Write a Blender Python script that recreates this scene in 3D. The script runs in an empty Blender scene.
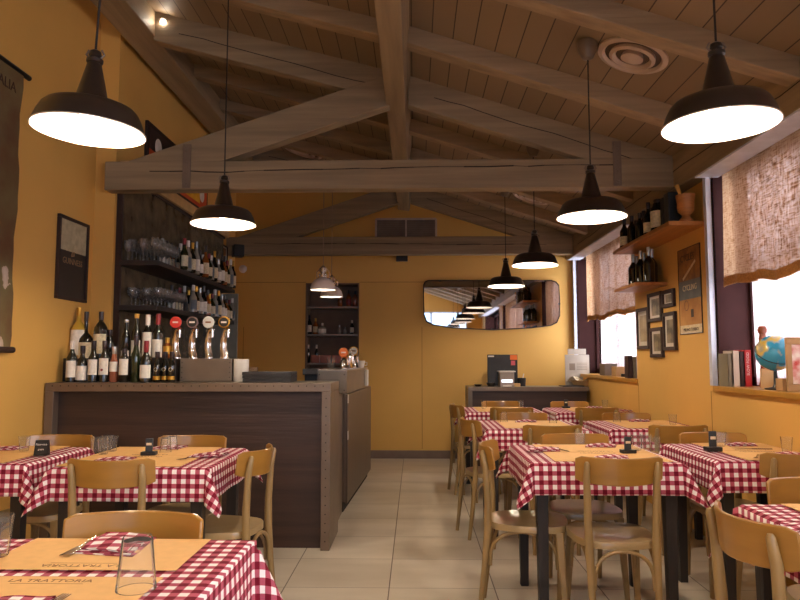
import bpy, bmesh, math, random
from mathutils import Vector, Matrix
random.seed(7)
S = bpy.context.scene
COL = S.collection
PI = math.pi
R = math.radians

# ------------------------------------------------------------------ camera
F = 690.0
CAMH = 1.25
PITCH = math.atan(59 / F)
YAW = math.atan(15 / F * math.cos(PITCH))
cd = bpy.data.cameras.new('camera'); cd.lens = F / 800 * 36; cd.sensor_width = 36; cd.clip_start = .02
cam = bpy.data.objects.new('camera', cd); COL.objects.link(cam)
cam.location = (0, 0, CAMH); cam.rotation_euler = (PI / 2 + PITCH, 0, YAW)
S.camera = cam
_f = Vector((-math.sin(YAW) * math.cos(PITCH), math.cos(YAW) * math.cos(PITCH), math.sin(PITCH)))
_r = Vector((math.cos(YAW), math.sin(YAW), 0)); _u = _r.cross(_f)

def P(px, py, X=None, Y=None, Z=None):
    """real place of what the photo shows at a pixel, given one known world coordinate (metres)"""
    d = _f * F + _r * (px - 400) + _u * (300 - py)
    if X is not None: t = X / d.x
    elif Y is not None: t = Y / d.y
    else: t = (Z - CAMH) / d.z
    return Vector((d.x * t, d.y * t, CAMH + d.z * t))

# ------------------------------------------------------------------ materials
def srgb(r, g, b):
    f = lambda c: (c / 12.92 if c <= .04045 else ((c + .055) / 1.055) ** 2.4)
    return (f(r / 255), f(g / 255), f(b / 255), 1)

def nodes(name):
    m = bpy.data.materials.new(name); m.use_nodes = True
    nt = m.node_tree
    return m, nt, nt.nodes['Principled BSDF']

def mat(name, c, rough=.5, metal=0, var=.12, scale=8, stretch=(1, 1, 1), bump=0, bscale=40, spec=.5, coat=0, c2=None, detail=4):
    m, nt, b = nodes(name)
    b.inputs['Roughness'].default_value = rough
    b.inputs['Metallic'].default_value = metal
    b.inputs['Specular IOR Level'].default_value = spec
    b.inputs['Coat Weight'].default_value = coat
    b.inputs['Coat Roughness'].default_value = .15
    c = srgb(*c) if max(c) > 1 else (*c, 1)
    tc = nt.nodes.new('ShaderNodeTexCoord'); mp = nt.nodes.new('ShaderNodeMapping')
    mp.inputs['Scale'].default_value = stretch
    nt.links.new(tc.outputs['Object'], mp.inputs['Vector'])
    nz = nt.nodes.new('ShaderNodeTexNoise'); nz.inputs['Scale'].default_value = scale; nz.inputs['Detail'].default_value = detail
    nt.links.new(mp.outputs[0], nz.inputs['Vector'])
    rp = nt.nodes.new('ShaderNodeValToRGB')
    e = rp.color_ramp.elements
    e[0].position = .3; e[1].position = .7
    if c2 is None:
        e[0].color = tuple(v * (1 - var) for v in c[:3]) + (1,); e[1].color = tuple(min(1, v * (1 + var)) for v in c[:3]) + (1,)
    else:
        e[0].color = c; e[1].color = srgb(*c2)
    nt.links.new(nz.outputs['Fac'], rp.inputs['Fac']); nt.links.new(rp.outputs[0], b.inputs['Base Color'])
    if bump:
        n2 = nt.nodes.new('ShaderNodeTexNoise'); n2.inputs['Scale'].default_value = bscale; n2.inputs['Detail'].default_value = 6
        nt.links.new(mp.outputs[0], n2.inputs['Vector'])
        bp = nt.nodes.new('ShaderNodeBump'); bp.inputs['Strength'].default_value = bump; bp.inputs['Distance'].default_value = .01
        nt.links.new(n2.outputs['Fac'], bp.inputs['Height']); nt.links.new(bp.outputs[0], b.inputs['Normal'])
    return m

def emit(name, c, s):
    m, nt, b = nodes(name)
    b.inputs['Base Color'].default_value = (.8, .8, .8, 1)
    b.inputs['Emission Color'].default_value = srgb(*c); b.inputs['Emission Strength'].default_value = s
    return m

def glass(name, c=(1, 1, 1), alpha=.18, rough=.03, body=0):
    """thin clear glass: mostly see-through with a fresnel gloss"""
    m, nt, b = nodes(name); nt.nodes.remove(b)
    out = nt.nodes['Material Output']
    tr = nt.nodes.new('ShaderNodeBsdfTransparent'); tr.inputs[0].default_value = (*c, 1)
    gl = nt.nodes.new('ShaderNodeBsdfGlossy'); gl.inputs['Roughness'].default_value = rough
    lw = nt.nodes.new('ShaderNodeLayerWeight'); lw.inputs['Blend'].default_value = alpha
    mx = nt.nodes.new('ShaderNodeMixShader')
    nt.links.new(lw.outputs['Fresnel'], mx.inputs[0]); nt.links.new(tr.outputs[0], mx.inputs[1]); nt.links.new(gl.outputs[0], mx.inputs[2])
    if body:
        df = nt.nodes.new('ShaderNodeBsdfTranslucent'); df.inputs[0].default_value = (.9, .9, .88, 1)
        d2 = nt.nodes.new('ShaderNodeBsdfDiffuse'); d2.inputs[0].default_value = (.9, .9, .88, 1)
        a_ = nt.nodes.new('ShaderNodeMixShader'); nt.links.new(df.outputs[0], a_.inputs[1]); nt.links.new(d2.outputs[0], a_.inputs[2])
        b_ = nt.nodes.new('ShaderNodeMixShader'); b_.inputs[0].default_value = body
        nt.links.new(mx.outputs[0], b_.inputs[1]); nt.links.new(a_.outputs[0], b_.inputs[2]); mx = b_
    nt.links.new(mx.outputs[0], out.inputs[0])
    return m

def math_node(nt, op, a, b=None):
    n = nt.nodes.new('ShaderNodeMath'); n.operation = op
    for i, v in enumerate((a, b)):
        if v is None: continue
        if isinstance(v, (int, float)): n.inputs[i].default_value = v
        else: nt.links.new(v, n.inputs[i])
    return n.outputs[0]

def gingham(name, period=.042):
    m, nt, b = nodes(name)
    uv = nt.nodes.new('ShaderNodeUVMap'); uv.uv_map = 'UVMap'
    sp = nt.nodes.new('ShaderNodeSeparateXYZ'); nt.links.new(uv.outputs[0], sp.inputs[0])
    gs = []
    for k in (0, 1):
        s = math_node(nt, 'MULTIPLY', sp.outputs[k], 1 / period)
        f = math_node(nt, 'FRACT', s)
        gs.append(math_node(nt, 'GREATER_THAN', f, .5))
    t = math_node(nt, 'MULTIPLY', math_node(nt, 'ADD', gs[0], gs[1]), .5)
    rp = nt.nodes.new('ShaderNodeValToRGB'); rp.color_ramp.interpolation = 'CONSTANT'
    e = rp.color_ramp.elements
    e[0].position = 0; e[0].color = srgb(240, 230, 226)
    e[1].position = .4; e[1].color = srgb(176, 84, 100)
    x = e.new(.9); x.color = srgb(110, 12, 34)
    nt.links.new(t, rp.inputs[0]); nt.links.new(rp.outputs[0], b.inputs['Base Color'])
    b.inputs['Roughness'].default_value = .85; b.inputs['Specular IOR Level'].default_value = .2
    wv = nt.nodes.new('ShaderNodeTexNoise'); wv.inputs['Scale'].default_value = 600
    bp = nt.nodes.new('ShaderNodeBump'); bp.inputs['Strength'].default_value = .15; bp.inputs['Distance'].default_value = .002
    nt.links.new(uv.outputs[0], wv.inputs['Vector']); nt.links.new(wv.outputs[0], bp.inputs['Height']); nt.links.new(bp.outputs[0], b.inputs['Normal'])
    return m

def wood_long(name, c, axis=0, **k):
    st = [6, 6, 6]; st[axis] = .35
    return mat(name, c, stretch=tuple(st), scale=3, var=k.pop('var', .22), bump=k.pop('bump', .25), bscale=10, **k)

def tiles_mat():
    m, nt, b = nodes('floor_tiles')
    tc = nt.nodes.new('ShaderNodeTexCoord'); sp = nt.nodes.new('ShaderNodeSeparateXYZ'); nt.links.new(tc.outputs['Object'], sp.inputs[0])
    W, L = .576, .548
    fx = math_node(nt, 'MULTIPLY', math_node(nt, 'ADD', sp.outputs[0], .144 + 10 * W), 1 / W)
    fy = math_node(nt, 'MULTIPLY', math_node(nt, 'ADD', sp.outputs[1], -3.90 + 10 * L), 1 / L)
    def line(v, w):
        f = math_node(nt, 'FRACT', v); d = math_node(nt, 'ABSOLUTE', math_node(nt, 'SUBTRACT', f, .5))
        return math_node(nt, 'GREATER_THAN', d, .5 - w)
    grout = math_node(nt, 'MAXIMUM', line(fx, .0055), line(fy, .004))
    cb = nt.nodes.new('ShaderNodeCombineXYZ')
    nt.links.new(math_node(nt, 'FLOOR', fx), cb.inputs[0]); nt.links.new(math_node(nt, 'FLOOR', fy), cb.inputs[1])
    wn = nt.nodes.new('ShaderNodeTexWhiteNoise'); nt.links.new(cb.outputs[0], wn.inputs[0])
    mp = nt.nodes.new('ShaderNodeMapping'); mp.inputs['Scale'].default_value = (.8, 2.2, 1)
    nt.links.new(tc.outputs['Object'], mp.inputs[0])
    nz = nt.nodes.new('ShaderNodeTexNoise'); nz.inputs['Scale'].default_value = 1.6; nz.inputs['Detail'].default_value = 6
    nt.links.new(mp.outputs[0], nz.inputs[0])
    v = math_node(nt, 'ADD', math_node(nt, 'MULTIPLY', nz.outputs[0], .8), math_node(nt, 'MULTIPLY', wn.outputs[0], .2))
    rp = nt.nodes.new('ShaderNodeValToRGB'); e = rp.color_ramp.elements
    e[0].position = .3; e[0].color = srgb(178, 164, 144); e[1].position = .7; e[1].color = srgb(208, 196, 178)
    nt.links.new(v, rp.inputs[0])
    mx = nt.nodes.new('ShaderNodeMix'); mx.data_type = 'RGBA'
    nt.links.new(grout, mx.inputs[0]); nt.links.new(rp.outputs[0], mx.inputs[6]); mx.inputs[7].default_value = srgb(84, 64, 48)
    nt.links.new(mx.outputs[2], b.inputs['Base Color'])
    b.inputs['Roughness'].default_value = .33
    return m

def board_mat():
    """painted ceiling boards running along the room"""
    m, nt, b = nodes('ceiling_boards')
    tc = nt.nodes.new('ShaderNodeTexCoord'); sp = nt.nodes.new('ShaderNodeSeparateXYZ'); nt.links.new(tc.outputs['Object'], sp.inputs[0])
    v = math_node(nt, 'MULTIPLY', math_node(nt, 'ADD', sp.outputs[0], 20), 1 / .135)
    g = math_node(nt, 'GREATER_THAN', math_node(nt, 'ABSOLUTE', math_node(nt, 'SUBTRACT', math_node(nt, 'FRACT', v), .5)), .475)
    wn = nt.nodes.new('ShaderNodeTexWhiteNoise'); wn.noise_dimensions = '1D'; nt.links.new(math_node(nt, 'FLOOR', v), wn.inputs['W'])
    rp = nt.nodes.new('ShaderNodeValToRGB'); e = rp.color_ramp.elements
    e[0].color = srgb(126, 106, 80); e[1].color = srgb(140, 118, 90)
    nt.links.new(wn.outputs[0], rp.inputs[0])
    mx = nt.nodes.new('ShaderNodeMix'); mx.data_type = 'RGBA'
    nt.links.new(g, mx.inputs[0]); nt.links.new(rp.outputs[0], mx.inputs[6]); mx.inputs[7].default_value = srgb(60, 44, 32)
    nt.links.new(mx.outputs[2], b.inputs['Base Color']); b.inputs['Roughness'].default_value = .65
    return m

def cloth_trans(name, c, trans=.6, hole=.2, weave=260, c2=None, streak=True):
    """woven translucent curtain cloth"""
    m, nt, b = nodes(name); nt.nodes.remove(b)
    out = nt.nodes['Material Output']
    tc = nt.nodes.new('ShaderNodeTexCoord')
    mp = nt.nodes.new('ShaderNodeMapping'); mp.inputs['Scale'].default_value = (1, 1, .12)
    nt.links.new(tc.outputs['Object'], mp.inputs[0])
    nz = nt.nodes.new('ShaderNodeTexNoise'); nz.inputs['Scale'].default_value = weave; nz.inputs['Detail'].default_value = 3
    nt.links.new(mp.outputs[0], nz.inputs[0])
    mp2 = nt.nodes.new('ShaderNodeMapping'); mp2.inputs['Scale'].default_value = (1, .08, 1)
    nt.links.new(tc.outputs['Object'], mp2.inputs[0])
    n2 = nt.nodes.new('ShaderNodeTexNoise'); n2.inputs['Scale'].default_value = weave; nt.links.new(mp2.outputs[0], n2.inputs[0])
    s = math_node(nt, 'MULTIPLY', math_node(nt, 'ADD', nz.outputs[0], n2.outputs[0]), .5)
    rp = nt.nodes.new('ShaderNodeValToRGB'); e = rp.color_ramp.elements
    e[0].position = .38; e[1].position = .62; e[0].color = srgb(*c); e[1].color = srgb(*(c2 or c))
    nt.links.new(s, rp.inputs[0])
    df = nt.nodes.new('ShaderNodeBsdfDiffuse'); tl = nt.nodes.new('ShaderNodeBsdfTranslucent'); tp = nt.nodes.new('ShaderNodeBsdfTransparent')
    nt.links.new(rp.outputs[0], df.inputs[0]); nt.links.new(rp.outputs[0], tl.inputs[0])
    m1 = nt.nodes.new('ShaderNodeMixShader'); m1.inputs[0].default_value = trans
    nt.links.new(df.outputs[0], m1.inputs[1]); nt.links.new(tl.outputs[0], m1.inputs[2])
    m2 = nt.nodes.new('ShaderNodeMixShader')
    h = nt.nodes.new('ShaderNodeMapRange'); h.inputs[1].default_value = .45; h.inputs[2].default_value = .6; h.inputs[3].default_value = 0; h.inputs[4].default_value = hole * 2
    nt.links.new(s, h.inputs[0]); nt.links.new(h.outputs[0], m2.inputs[0])
    nt.links.new(m1.outputs[0], m2.inputs[1]); nt.links.new(tp.outputs[0], m2.inputs[2])
    nt.links.new(m2.outputs[0], out.inputs[0])
    return m

def noise_img(name, cols, scale=6, rough=.6, coat=0):
    m, nt, b = nodes(name)
    tc = nt.nodes.new('ShaderNodeTexCoord'); nz = nt.nodes.new('ShaderNodeTexNoise'); nz.inputs['Scale'].default_value = scale; nz.inputs['Detail'].default_value = 5
    nt.links.new(tc.outputs['Object'], nz.inputs[0])
    rp = nt.nodes.new('ShaderNodeValToRGB'); e = rp.color_ramp.elements
    n = len(cols)
    for i, c in enumerate(cols):
        p = .35 + .3 * i / max(1, n - 1)
        x = e[0] if i == 0 else (e[1] if i == n - 1 else e.new(p))
        x.position = p; x.color = srgb(*c)
    nt.links.new(nz.outputs[0], rp.inputs[0]); nt.links.new(rp.outputs[0], b.inputs['Base Color'])
    b.inputs['Roughness'].default_value = rough; b.inputs['Coat Weight'].default_value = coat
    return m

M = {}
M['wall'] = mat('yellow_plaster', (217, 168, 88), .62, var=.06, scale=1.2, bump=.08, bscale=14, spec=.35)
M['wall_r'] = M['wall']
M['seam'] = mat('seam_shade', (150, 104, 40), .8)
M['plinth'] = mat('grey_brown_plinth', (112, 92, 80), .6)
M['floor'] = tiles_mat()
M['boards'] = board_mat()
M['beamX'] = wood_long('painted_beam_across', (140, 121, 94), 0, rough=.6)
M['beamY'] = wood_long('painted_beam_along', (144, 123, 94), 1, rough=.6)
M['joist'] = wood_long('painted_joist', (148, 125, 96), 0, rough=.6)
M['crack'] = mat('timber_crack', (40, 28, 20), .9)
M['iron'] = mat('painted_iron', (120, 104, 90), .5, metal=.3)
M['mauve'] = mat('mauve_jamb', (50, 26, 24), .85, spec=.1)
M['white_frame'] = mat('white_metal_frame', (205, 208, 222), .35)  # also colours the painted daylight strip under the wall plate
M['sill'] = mat('ochre_sill', (176, 126, 44), .45)
M['burlap'] = cloth_trans('burlap', (128, 90, 60), .58, .12, 130, (196, 158, 124))
M['hem'] = mat('burlap_hem', (166, 112, 52), .9, var=.25, scale=90, bump=.4, bscale=120)
M['sheer'] = cloth_trans('sheer_linen', (150, 136, 134), .6, .0, 45, (188, 176, 176))
M['pane'] = glass('window_pane', alpha=.1)
M['glass'] = glass('clear_glass', (.985, .99, .985), .07, .04, .035)
M['dark_wood'] = wood_long('dark_brown_wood', (54, 36, 29), 0, rough=.45, var=.35)
M['dark_wood_v'] = wood_long('dark_brown_wood_upright', (88, 70, 56), 2, rough=.4, var=.25)
M['zinc'] = mat('brown_metal_cladding', (122, 106, 92), .38, metal=.55, var=.15, scale=5, bump=.05)
M['steel_dark'] = mat('dull_steel', (122, 108, 94), .4, metal=.6, var=.12, scale=5)
M['steel'] = mat('brushed_steel', (160, 146, 132), .32, metal=.8, var=.12, scale=5)
M['chrome'] = mat('chrome', (225, 215, 205), .12, metal=1)
M['black'] = mat('black_plastic', (22, 19, 18), .4)
M['blackleg'] = wood_long('black_wood', (34, 28, 26), 2, rough=.5)
M['enamel_out'] = mat('dark_enamel', (44, 34, 28), .35, coat=.4)
M['enamel_in'] = mat('white_enamel', (240, 236, 234), .5)
M['white_en'] = mat('white_lacquer', (220, 205, 196), .3, coat=.4)
M['bulb'] = emit('warm_bulb', (255, 236, 210), 520)
M['bulb_s'] = emit('small_warm_bulb', (255, 236, 210), 60)
M['spot'] = emit('spot_lamp', (255, 236, 215), 110)
M['cable'] = mat('cable', (30, 22, 18), .6)
M['cable_l'] = mat('pale_cable', (150, 125, 100), .6)
M['gingham'] = gingham('red_white_gingham')
M['kraft'] = mat('kraft_paper', (222, 172, 106), .7, var=.05, scale=30)
M['ink'] = mat('print_ink', (120, 78, 42), .8)
M['back_wood'] = mat('honey_plywood', (154, 110, 46), .28, var=.12, scale=4, stretch=(1, 1, 5), coat=.35)
M['chair_wood'] = mat('tan_beech', (146, 118, 74), .4, var=.15, scale=5, stretch=(4, 4, .6), coat=.2)
M['chair_dark'] = mat('dark_beech', (104, 68, 40), .4, var=.15, scale=5, stretch=(4, 4, .6), coat=.2)
M['seat_wood'] = mat('seat_beech', (164, 138, 96), .3, var=.18, scale=6, coat=.4)
M['cutlery'] = mat('cutlery_steel', (180, 170, 160), .22, metal=1)
M['cream'] = mat('cream_moulding', (206, 168, 112), .5)
M['shelf_dark'] = wood_long('dark_shelf', (40, 30, 26), 1, rough=.5)
M['panel_dark'] = mat('dark_glossy_panel', (92, 80, 62), .26, var=.35, scale=9, bump=.2, bscale=12)
M['shelf_wood'] = wood_long('orange_wood_shelf', (178, 120, 60), 1, rough=.5)
M['paper'] = mat('white_paper', (206, 198, 188), .8, var=.05)
M['label'] = mat('bottle_label', (226, 216, 202), .7, var=.1, scale=40)
M['label2'] = mat('cream_bottle_label', (214, 196, 160), .7, var=.2, scale=60)
M['gold'] = mat('gold_foil', (190, 140, 50), .3, metal=.7)
M['redcap'] = mat('red_capsule', (130, 22, 26), .35)
M['whitecap'] = mat('white_capsule', (220, 210, 200), .4)
M['darkcap'] = mat('dark_capsule', (38, 20, 20), .3)
M['silvercap'] = mat('silver_capsule', (190, 190, 185), .25, metal=.7)
M['cork'] = mat('cork', (196, 150, 70), .8)
def bottle_glass(n, c): return mat(n, c, .08, var=.1, coat=.6)
M['bg_dark'] = bottle_glass('dark_bottle_glass', (20, 18, 14))
M['bg_green'] = bottle_glass('green_bottle_glass', (38, 44, 20))
M['bg_amber'] = bottle_glass('amber_bottle_glass', (140, 72, 24))
M['bg_yellow'] = bottle_glass('white_wine_glass', (196, 158, 60))
M['bg_rose'] = bottle_glass('rose_bottle_glass', (150, 84, 60))
M['bg_clear'] = bottle_glass('pale_spirit_glass', (150, 140, 126))
M['frame_dark'] = mat('dark_picture_frame', (48, 27, 20), .6)
M['mirror'] = mat('mirror_glass', (235, 235, 235), .02, metal=1, var=0)
M['book_red'] = mat('red_book', (186, 34, 32), .5); M['book_white'] = mat('white_book', (214, 196, 176), .6)
M['book_grey'] = mat('grey_green_book', (128, 116, 92), .6); M['book_dark'] = mat('dark_book', (56, 34, 30), .6)
M['globe'] = noise_img('globe_map', [(30, 124, 168), (40, 140, 180), (50, 150, 188), (56, 152, 186), (214, 178, 70)], 7, .25, .6)
_ramp = [n for n in M['globe'].node_tree.nodes if n.type == 'VALTORGB'][0].color_ramp.elements
for _e, _p in zip(_ramp, (.3, .42, .5, .635, .655)): _e.position = _p
M['red_wood'] = mat('red_brown_wood', (140, 66, 32), .35, coat=.4)
M['mortar'] = mat('turned_wood', (160, 104, 52), .5, stretch=(1, 1, 6), var=.25)
M['cardboard'] = mat('cardboard', (176, 138, 92), .8)
M['grey_panel'] = mat('grey_panel', (150, 146, 130), .5)
M['blue_tin'] = mat('dark_blue_tin', (40, 48, 54), .4)
M['map'] = noise_img('old_map_paper', [(96, 62, 34), (134, 88, 48), (150, 106, 60), (110, 96, 60)], 3.5, .8)
M['orange'] = noise_img('orange_print', [(214, 84, 28), (196, 60, 22)], 4, .5)
M['poster_dark'] = mat('dark_print', (58, 36, 26), .5)
M['yellow_ink'] = mat('yellow_print', (230, 170, 40), .6); M['white_ink'] = mat('white_print', (225, 215, 205), .6)
M['bill_brown'] = noise_img('brown_print', [(96, 58, 36), (140, 84, 40), (170, 120, 60)], 7, .6)
M['bill_blue'] = noise_img('grey_blue_print', [(86, 92, 98), (110, 112, 112)], 8, .6)
M['bill_tan'] = noise_img('tan_print', [(168, 112, 48), (196, 144, 76)], 6, .6)
M['photo'] = noise_img('sepia_photo', [(66, 56, 44), (120, 104, 80), (168, 150, 118)], 9, .4)
M['photo_pale'] = noise_img('pale_photo', [(150, 130, 100), (186, 168, 136)], 9, .4)
M['stout'] = mat('stout_print', (34, 24, 20), .5); M['foam'] = mat('foam_print', (176, 164, 132), .6, var=.2, scale=20)
M['tomato'] = noise_img('tomato_print', [(226, 214, 196), (180, 40, 30), (196, 52, 36)], 14, .5)
M['screen'] = emit('till_screen', (200, 215, 235), 1.2)
M['orange_badge'] = mat('orange_badge', (224, 110, 36), .4)
M['red_badge'] = mat('red_badge', (200, 52, 42), .4); M['grey_badge'] = mat('grey_badge', (190, 186, 178), .4)
M['brown_badge'] = mat('brown_badge', (120, 92, 88), .4)
M['pink'] = mat('pink_note', (206, 90, 100), .6)

# ------------------------------------------------------------------ mesh helpers
class MB:
    def __init__(s): s.v = []; s.f = []; s.uv = {}
    def add(s, vs, fs):
        o = len(s.v); s.v += [tuple(v) for v in vs]; s.f += [tuple(i + o for i in f) for f in fs]; return s
    def box(s, c, d, rz=0, m=None):
        hx, hy, hz = d[0] / 2, d[1] / 2, d[2] / 2
        vs = [Vector((x, y, z)) for x in (-hx, hx) for y in (-hy, hy) for z in (-hz, hz)]
        if m is not None: vs = [m @ v for v in vs]
        if rz: vs = [Matrix.Rotation(rz, 3, 'Z') @ v for v in vs]
        vs = [v + Vector(c) for v in vs]
        return s.add(vs, [(0, 1, 3, 2), (4, 6, 7, 5), (0, 4, 5, 1), (2, 3, 7, 6), (0, 2, 6, 4), (1, 5, 7, 3)])
    def mm(s, a, b):
        return s.box([(a[i] + b[i]) / 2 for i in range(3)], [abs(b[i] - a[i]) for i in range(3)])
    def hexa(s, bot, top):
        return s.add(list(bot) + list(top), [(3, 2, 1, 0), (4, 5, 6, 7), (0, 1, 5, 4), (1, 2, 6, 5), (2, 3, 7, 6), (3, 0, 4, 7)])
    def bar(s, p0, p1, w, h, up=(0, 0, 1), w1=None, h1=None):
        p0 = Vector(p0); p1 = Vector(p1); d = (p1 - p0).normalized()
        x = d.cross(Vector(up)).normalized(); y = x.cross(d)
        w1 = w if w1 is None else w1; h1 = h if h1 is None else h1
        q = lambda p, a, b: [p - x * a - y * b, p + x * a - y * b, p + x * a + y * b, p - x * a + y * b]
        return s.hexa(q(p0, w / 2, h / 2), q(p1, w1 / 2, h1 / 2))
    def tube(s, pts, rad, n=10, cap=True):
        pts = [Vector(p) for p in pts]; k = len(pts)
        if isinstance(rad, (int, float)): rad = [rad] * k
        o = len(s.v); up = None
        for i, p in enumerate(pts):
            t = (pts[min(i + 1, k - 1)] - pts[max(i - 1, 0)]).normalized()
            if up is None:
                up = Vector((0, 0, 1)) if abs(t.z) < .9 else Vector((1, 0, 0))
            a = t.cross(up).normalized(); b = a.cross(t).normalized(); up = b
            for j in range(n):
                w = 2 * PI * j / n
                s.v.append(tuple(p + (a * math.cos(w) + b * math.sin(w)) * rad[i]))
        for i in range(k - 1):
            for j in range(n):
                s.f.append((o + i * n + j, o + i * n + (j + 1) % n, o + (i + 1) * n + (j + 1) % n, o + (i + 1) * n + j))
        if cap:
            s.f.append(tuple(o + j for j in range(n))[::-1]); s.f.append(tuple(o + (k - 1) * n + j for j in range(n)))
        return s
    def lathe(s, prof, c=(0, 0, 0), n=24, closed=False):
        o = len(s.v); k = len(prof)
        for (r, z) in prof:
            for j in range(n):
                w = 2 * PI * j / n
                s.v.append((c[0] + max(r, 1e-4) * math.cos(w), c[1] + max(r, 1e-4) * math.sin(w), c[2] + z))
        rng = k if closed else k - 1
        for i in range(rng):
            i2 = (i + 1) % k
            for j in range(n):
                s.f.append((o + i * n + j, o + i * n + (j + 1) % n, o + i2 * n + (j + 1) % n, o + i2 * n + j))
        return s
    def prism(s, poly, axis, a, b):
        n = len(poly)
        def pt(u, v, w):
            return {0: (w, u, v), 1: (u, w, v), 2: (u, v, w)}[axis]
        vs = [pt(u, v, a) for u, v in poly] + [pt(u, v, b) for u, v in poly]
        fs = [tuple(range(n))[::-1], tuple(range(n, 2 * n))] + [(i, (i + 1) % n, n + (i + 1) % n, n + i) for i in range(n)]
        return s.add(vs, fs)
    def build(s, name, m, parent=None, smooth=False, bevel=0, loc=None, rz=0):
        me = bpy.data.meshes.new(name); me.from_pydata(s.v, [], s.f)
        bm = bmesh.new(); bm.from_mesh(me); bmesh.ops.recalc_face_normals(bm, faces=bm.faces)
        bm.to_mesh(me); bm.free()
        me.materials.append(M[m] if isinstance(m, str) else m)
        if smooth:
            for p in me.polygons: p.use_smooth = True
            try: me.set_sharp_from_angle(angle=R(40))
            except Exception: pass
        o = bpy.data.objects.new(name, me); COL.objects.link(o)
        if parent is not None: o.parent = parent
        if loc is not None: o.location = loc
        if rz: o.rotation_euler.z = rz
        if bevel:
            bv = o.modifiers.new('bevel', 'BEVEL'); bv.width = bevel; bv.segments = 2; bv.limit_method = 'ANGLE'
        return o

def tag(o, label=None, cat=None, group=None, kind=None):
    if label: o['label'] = label
    if cat: o['category'] = cat
    if group: o['group'] = group
    if kind: o['kind'] = kind
    return o

def thing(name, label, cat, loc=(0, 0, 0), rz=0, group=None):
    o = bpy.data.objects.new(name, None); o.empty_display_size = .05; COL.objects.link(o)
    o.location = loc; o.rotation_euler.z = rz
    return tag(o, label, cat, group)

KIDS = {}
def copy_tree(o, parent=None, kids=None):
    c = o.copy(); COL.objects.link(c)
    if parent is not None: c.parent = parent
    for ch in [x for x in COL.objects if x.parent == o]: copy_tree(ch, c)
    return c

def dup(o, loc, rz, label, group=None, scale=None):
    c = copy_tree(o); c.location = loc; c.rotation_euler.z = rz
    c['label'] = label
    if group: c['group'] = group
    if scale: c.scale = scale
    return c

def struct(o):
    o['kind'] = 'structure'; return o

FONTS = {}
def text(name, s, size, m, parent, loc, rot, align='CENTER', extrude=.0006, xs=1):
    cu = bpy.data.curves.new(name, 'FONT'); cu.body = s; cu.size = size; cu.align_x = align; cu.align_y = 'CENTER'; cu.extrude = extrude; cu.resolution_u = 2
    cu.materials.append(M[m])
    tmp = bpy.data.objects.new(name, cu); COL.objects.link(tmp)
    bpy.context.view_layer.update()
    me = bpy.data.meshes.new_from_object(tmp.evaluated_get(bpy.context.evaluated_depsgraph_get()))
    bpy.data.objects.remove(tmp); bpy.data.curves.remove(cu)
    o = bpy.data.objects.new(name, me); COL.objects.link(o); o.parent = parent; o.location = loc; o.rotation_euler = rot; o.scale.x = xs
    return o

# ------------------------------------------------------------------ room
XL, XB, XR = -2.50, -2.34, 2.05
YB, YF = 8.85, -3.6
JOG = 5.25
SL, SR = .27, .325
Z0 = CAMH + 2.154
def zc(x): return Z0 - (SR if x > 0 else SL) * x
ZP = CAMH + 1.264          # underside of wall plate and tie beams

struct(MB().mm((XL - .3, YF - .3, -.1), (XR + .6, YB + .6, 0)).build('floor', 'floor'))
c = MB(); c.prism([(XL - .3, zc(XL - .3)), (0, Z0), (XR + .5, zc(XR + .5)), (XR + .5, zc(XR + .5) + .1), (0, Z0 + .1), (XL - .3, zc(XL - .3) + .1)], 1, YF - .3, YB + .5)
struct(c.build('ceiling', 'boards'))
struct(MB().prism([(XL - .2, YF), (XL, YF), (XL, JOG), (XB, JOG), (XB, YB), (XL - .2, YB)], 2, 0, zc(XB)).build('wall_left', 'wall'))
# back wall with the shelf niche: built of four blocks in one shell
nx0, nx1 = P(305, 359, Y=YB).x, P(359, 359, Y=YB).x
nz1 = P(330, 283, Y=YB).z; nz0 = .85
w = MB()
w.mm((XL - .2, YB, 0), (nx0, YB + .3, 4.2)); w.mm((nx1, YB, 0), (XR + .5, YB + .3, 4.2))
w.mm((nx0, YB, nz1), (nx1, YB + .3, 4.2)); w.mm((nx0, YB, 0), (nx1, YB + .3, nz0)); w.mm((nx0, YB + .29, nz0), (nx1, YB + .3, nz1))
struct(w.build('wall_back', 'wall'))
s_ = MB()
for px, z0_, z1_ in ((422, .12, 1.66), (243, .12, 1.66)): 
    x = P(px, 359, Y=YB).x; s_.mm((x - .003, YB - .0015, z0_), (x + .003, YB + .002, z1_))
zz = P(430, 282, Y=YB).z
s_.mm((XL, YB - .0015, zz - .003), (nx0, YB + .002, zz + .003)); s_.mm((nx1, YB - .0015, zz - .003), (P(424, 282, Y=YB).x, YB + .002, zz + .003))
struct(s_.build('trim_1', 'seam'))
struct(MB().mm((nx1 - .4, YB - .015, 0), (XR, YB + .001, .1)).build('baseboard_back', 'plinth'))
# right wall, with window openings
Z_SILL = 1.07
WIN = [(-2.6, .9), (1.5, 4.745), (6.45, 8.76)]
w = MB(); y = YF
for a, b in WIN:
    w.mm((XR, y, 0), (XR + .3, a, ZP + .05)); w.mm((XR, a, 0), (XR + .3, b, Z_SILL - .03)); y = b
w.mm((XR, y, 0), (XR + .3, YB, ZP + .05))
w.mm((XR + .02, YF, ZP), (XR + .3, YB, zc(XR) + .1))
struct(w.build('wall_right', 'wall'))
s_ = MB()
for yy in (6.42, 4.86, 3.2): s_.mm((XR - .0015, yy - .003, .1), (XR + .001, yy + .003, Z_SILL - .04))
struct(s_.build('trim_2', 'seam'))
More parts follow.
